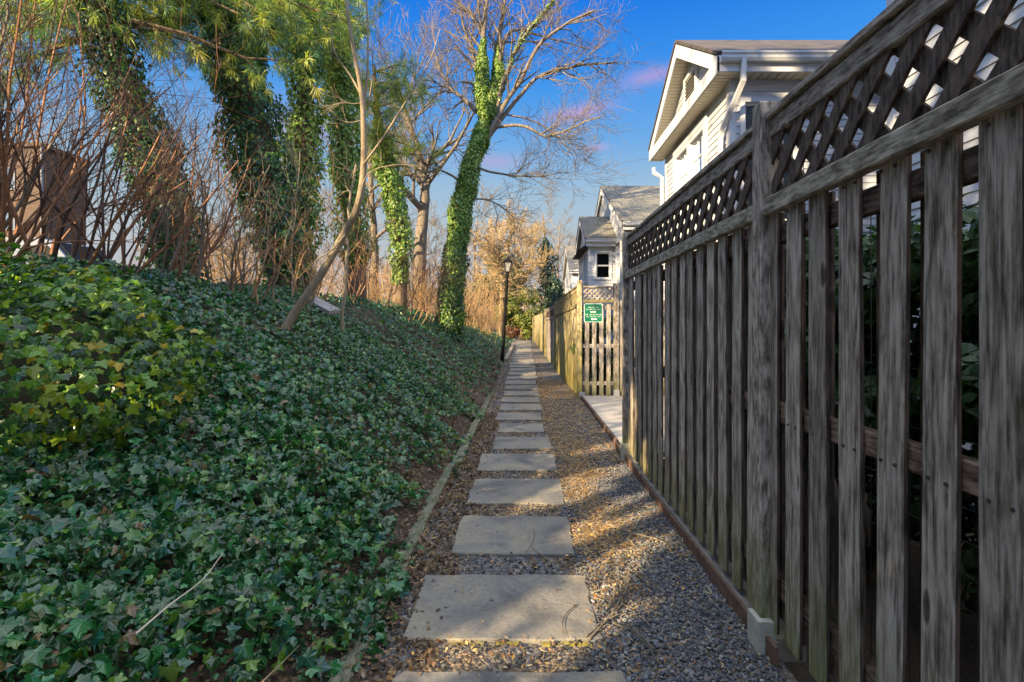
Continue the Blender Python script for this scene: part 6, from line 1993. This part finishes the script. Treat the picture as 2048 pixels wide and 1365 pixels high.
def carved_shade_tree(label, x, y, r, zr, n, seed):
    """unseen evergreen; leaves that would shade a lit zone are dropped to shape the dapple"""
    rg = np.random.default_rng(seed)
    b = hz(x, y)
    t = thing('carved_shade_tree', (x, y, b), label, 'tree', 'unseen evergreens added to shade the view')
    top = zr[1] - b
    g = Geo(); path_tube(g, [Vector((0, 0, -0.2)), Vector((0.1, 0, top * .6)), Vector((0, 0.1, top))], [0.12, 0.08, 0.03], 8); g.build('trunk', m_bark, t)
    q = np.stack([x + rg.uniform(-r[0], r[0], n), y + rg.uniform(-r[1], r[1], n), rg.uniform(zr[0], zr[1], n)], 1)
    q = q[(q[:, 2] > H(q[:, 0], q[:, 1]) + 0.15) & ~((q[:, 1] > 0.3) & (q[:, 0] > -1.22 * q[:, 1] - 0.5))]
    sv = np.array([sd.x, sd.y, sd.z])
    where = np.zeros(len(q), int); hit = np.zeros_like(q)
    for k in range(1, 330):
        pnt = q - sv * (k * 0.08)
        X, Y, Z = pnt.T
        free = where == 0
        mound = ((np.abs((X + 3.32) / 1.15) ** 3 + np.abs((Y - 3.12) / 0.92) ** 3 + np.abs((Z - 0.78) / 1.15) ** 3) < 1)
        m3 = free & mound; where[m3] = 3; hit[m3] = pnt[m3]; free &= ~mound
        m2 = free & (X > 1.16) & (Z < 2.5) & (Z > 0) & (X < 1.26); where[m2] = 2; hit[m2] = pnt[m2]; free &= ~m2
        m7 = free & (X > 1.17) & (Y > 10.8) & (Z < 2.4) & (Z > 0); where[m7] = np.where(Y[m7] < 11.02, 7, 6); hit[m7] = pnt[m7]; free &= ~m7
        m5 = free & (X > 3.1) & (Y > 7.8) & (Z < 5.6) & (Z > 2); where[m5] = np.where(Y[m5] < 7.98, 5, 6); hit[m5] = pnt[m5]; free &= ~m5
        gnd = free & (Z < np.where(X > -0.8, 0.0, H(X, Y, False)))
        m1 = gnd & (X > -0.8); where[m1] = 1; hit[m1] = pnt[m1]
        m4 = gnd & (X <= -0.8); where[m4] = 4; hit[m4] = pnt[m4]
    lit = lit_zone(hit[:, 0], hit[:, 1], hit[:, 2], where)
    keep = ~lit | (rg.uniform(0, 1, len(q)) < 0.02)
    q = q[keep]; n = len(q)
    g2 = Geo(); scatter(g2, q - np.array([x, y, b]), np.tile(sv, (n, 1)), rg.uniform(0.13, 0.22, n), palette(DG[0], DG[1], n, rng=rg), OVAL, 0.6, rng=rg)
    g2.build('crown', m_leafy, t)
    print('shade', label, n)


S_house = (4.6 + SUN_AZ[0] * 15, 7.8 + SUN_AZ[1] * 15)
for i, (lab, x, y, r_, zr, n) in enumerate([
        ('tall evergreen behind the viewer on the bank', -5.0, -3.0, (2.2, 2.0), (2.4, 7.0), 16000),
        ('broad evergreen left of the viewer on the bank', -6.6, -0.4, (2.0, 1.6), (2.2, 6.5), 13000),
        ('low evergreen left of the viewer, behind the ivy shrub', -7.9, 1.9, (2.0, 1.9), (2.2, 8.2), 26000),
        ('evergreen farther left beyond the ivy shrub', -9.0, 4.6, (1.8, 1.6), (2.2, 5.2), 7000),
        ('very tall evergreen farther behind the viewer', S_house[0], S_house[1], (3.2, 2.4), (7.5, 13.0), 15000),
        ('dense evergreen close behind the viewer', -3.2, -4.8, (2.2, 1.6), (1.6, 6.5), 9000)]):
    carved_shade_tree(lab + ', added out of view to cast shade', x, y, r_, zr, n, 300 + i)
print('faces', sum(len(o.data.polygons) for o in bpy.data.objects if o.type == 'MESH'), 'objects', len(bpy.data.objects))
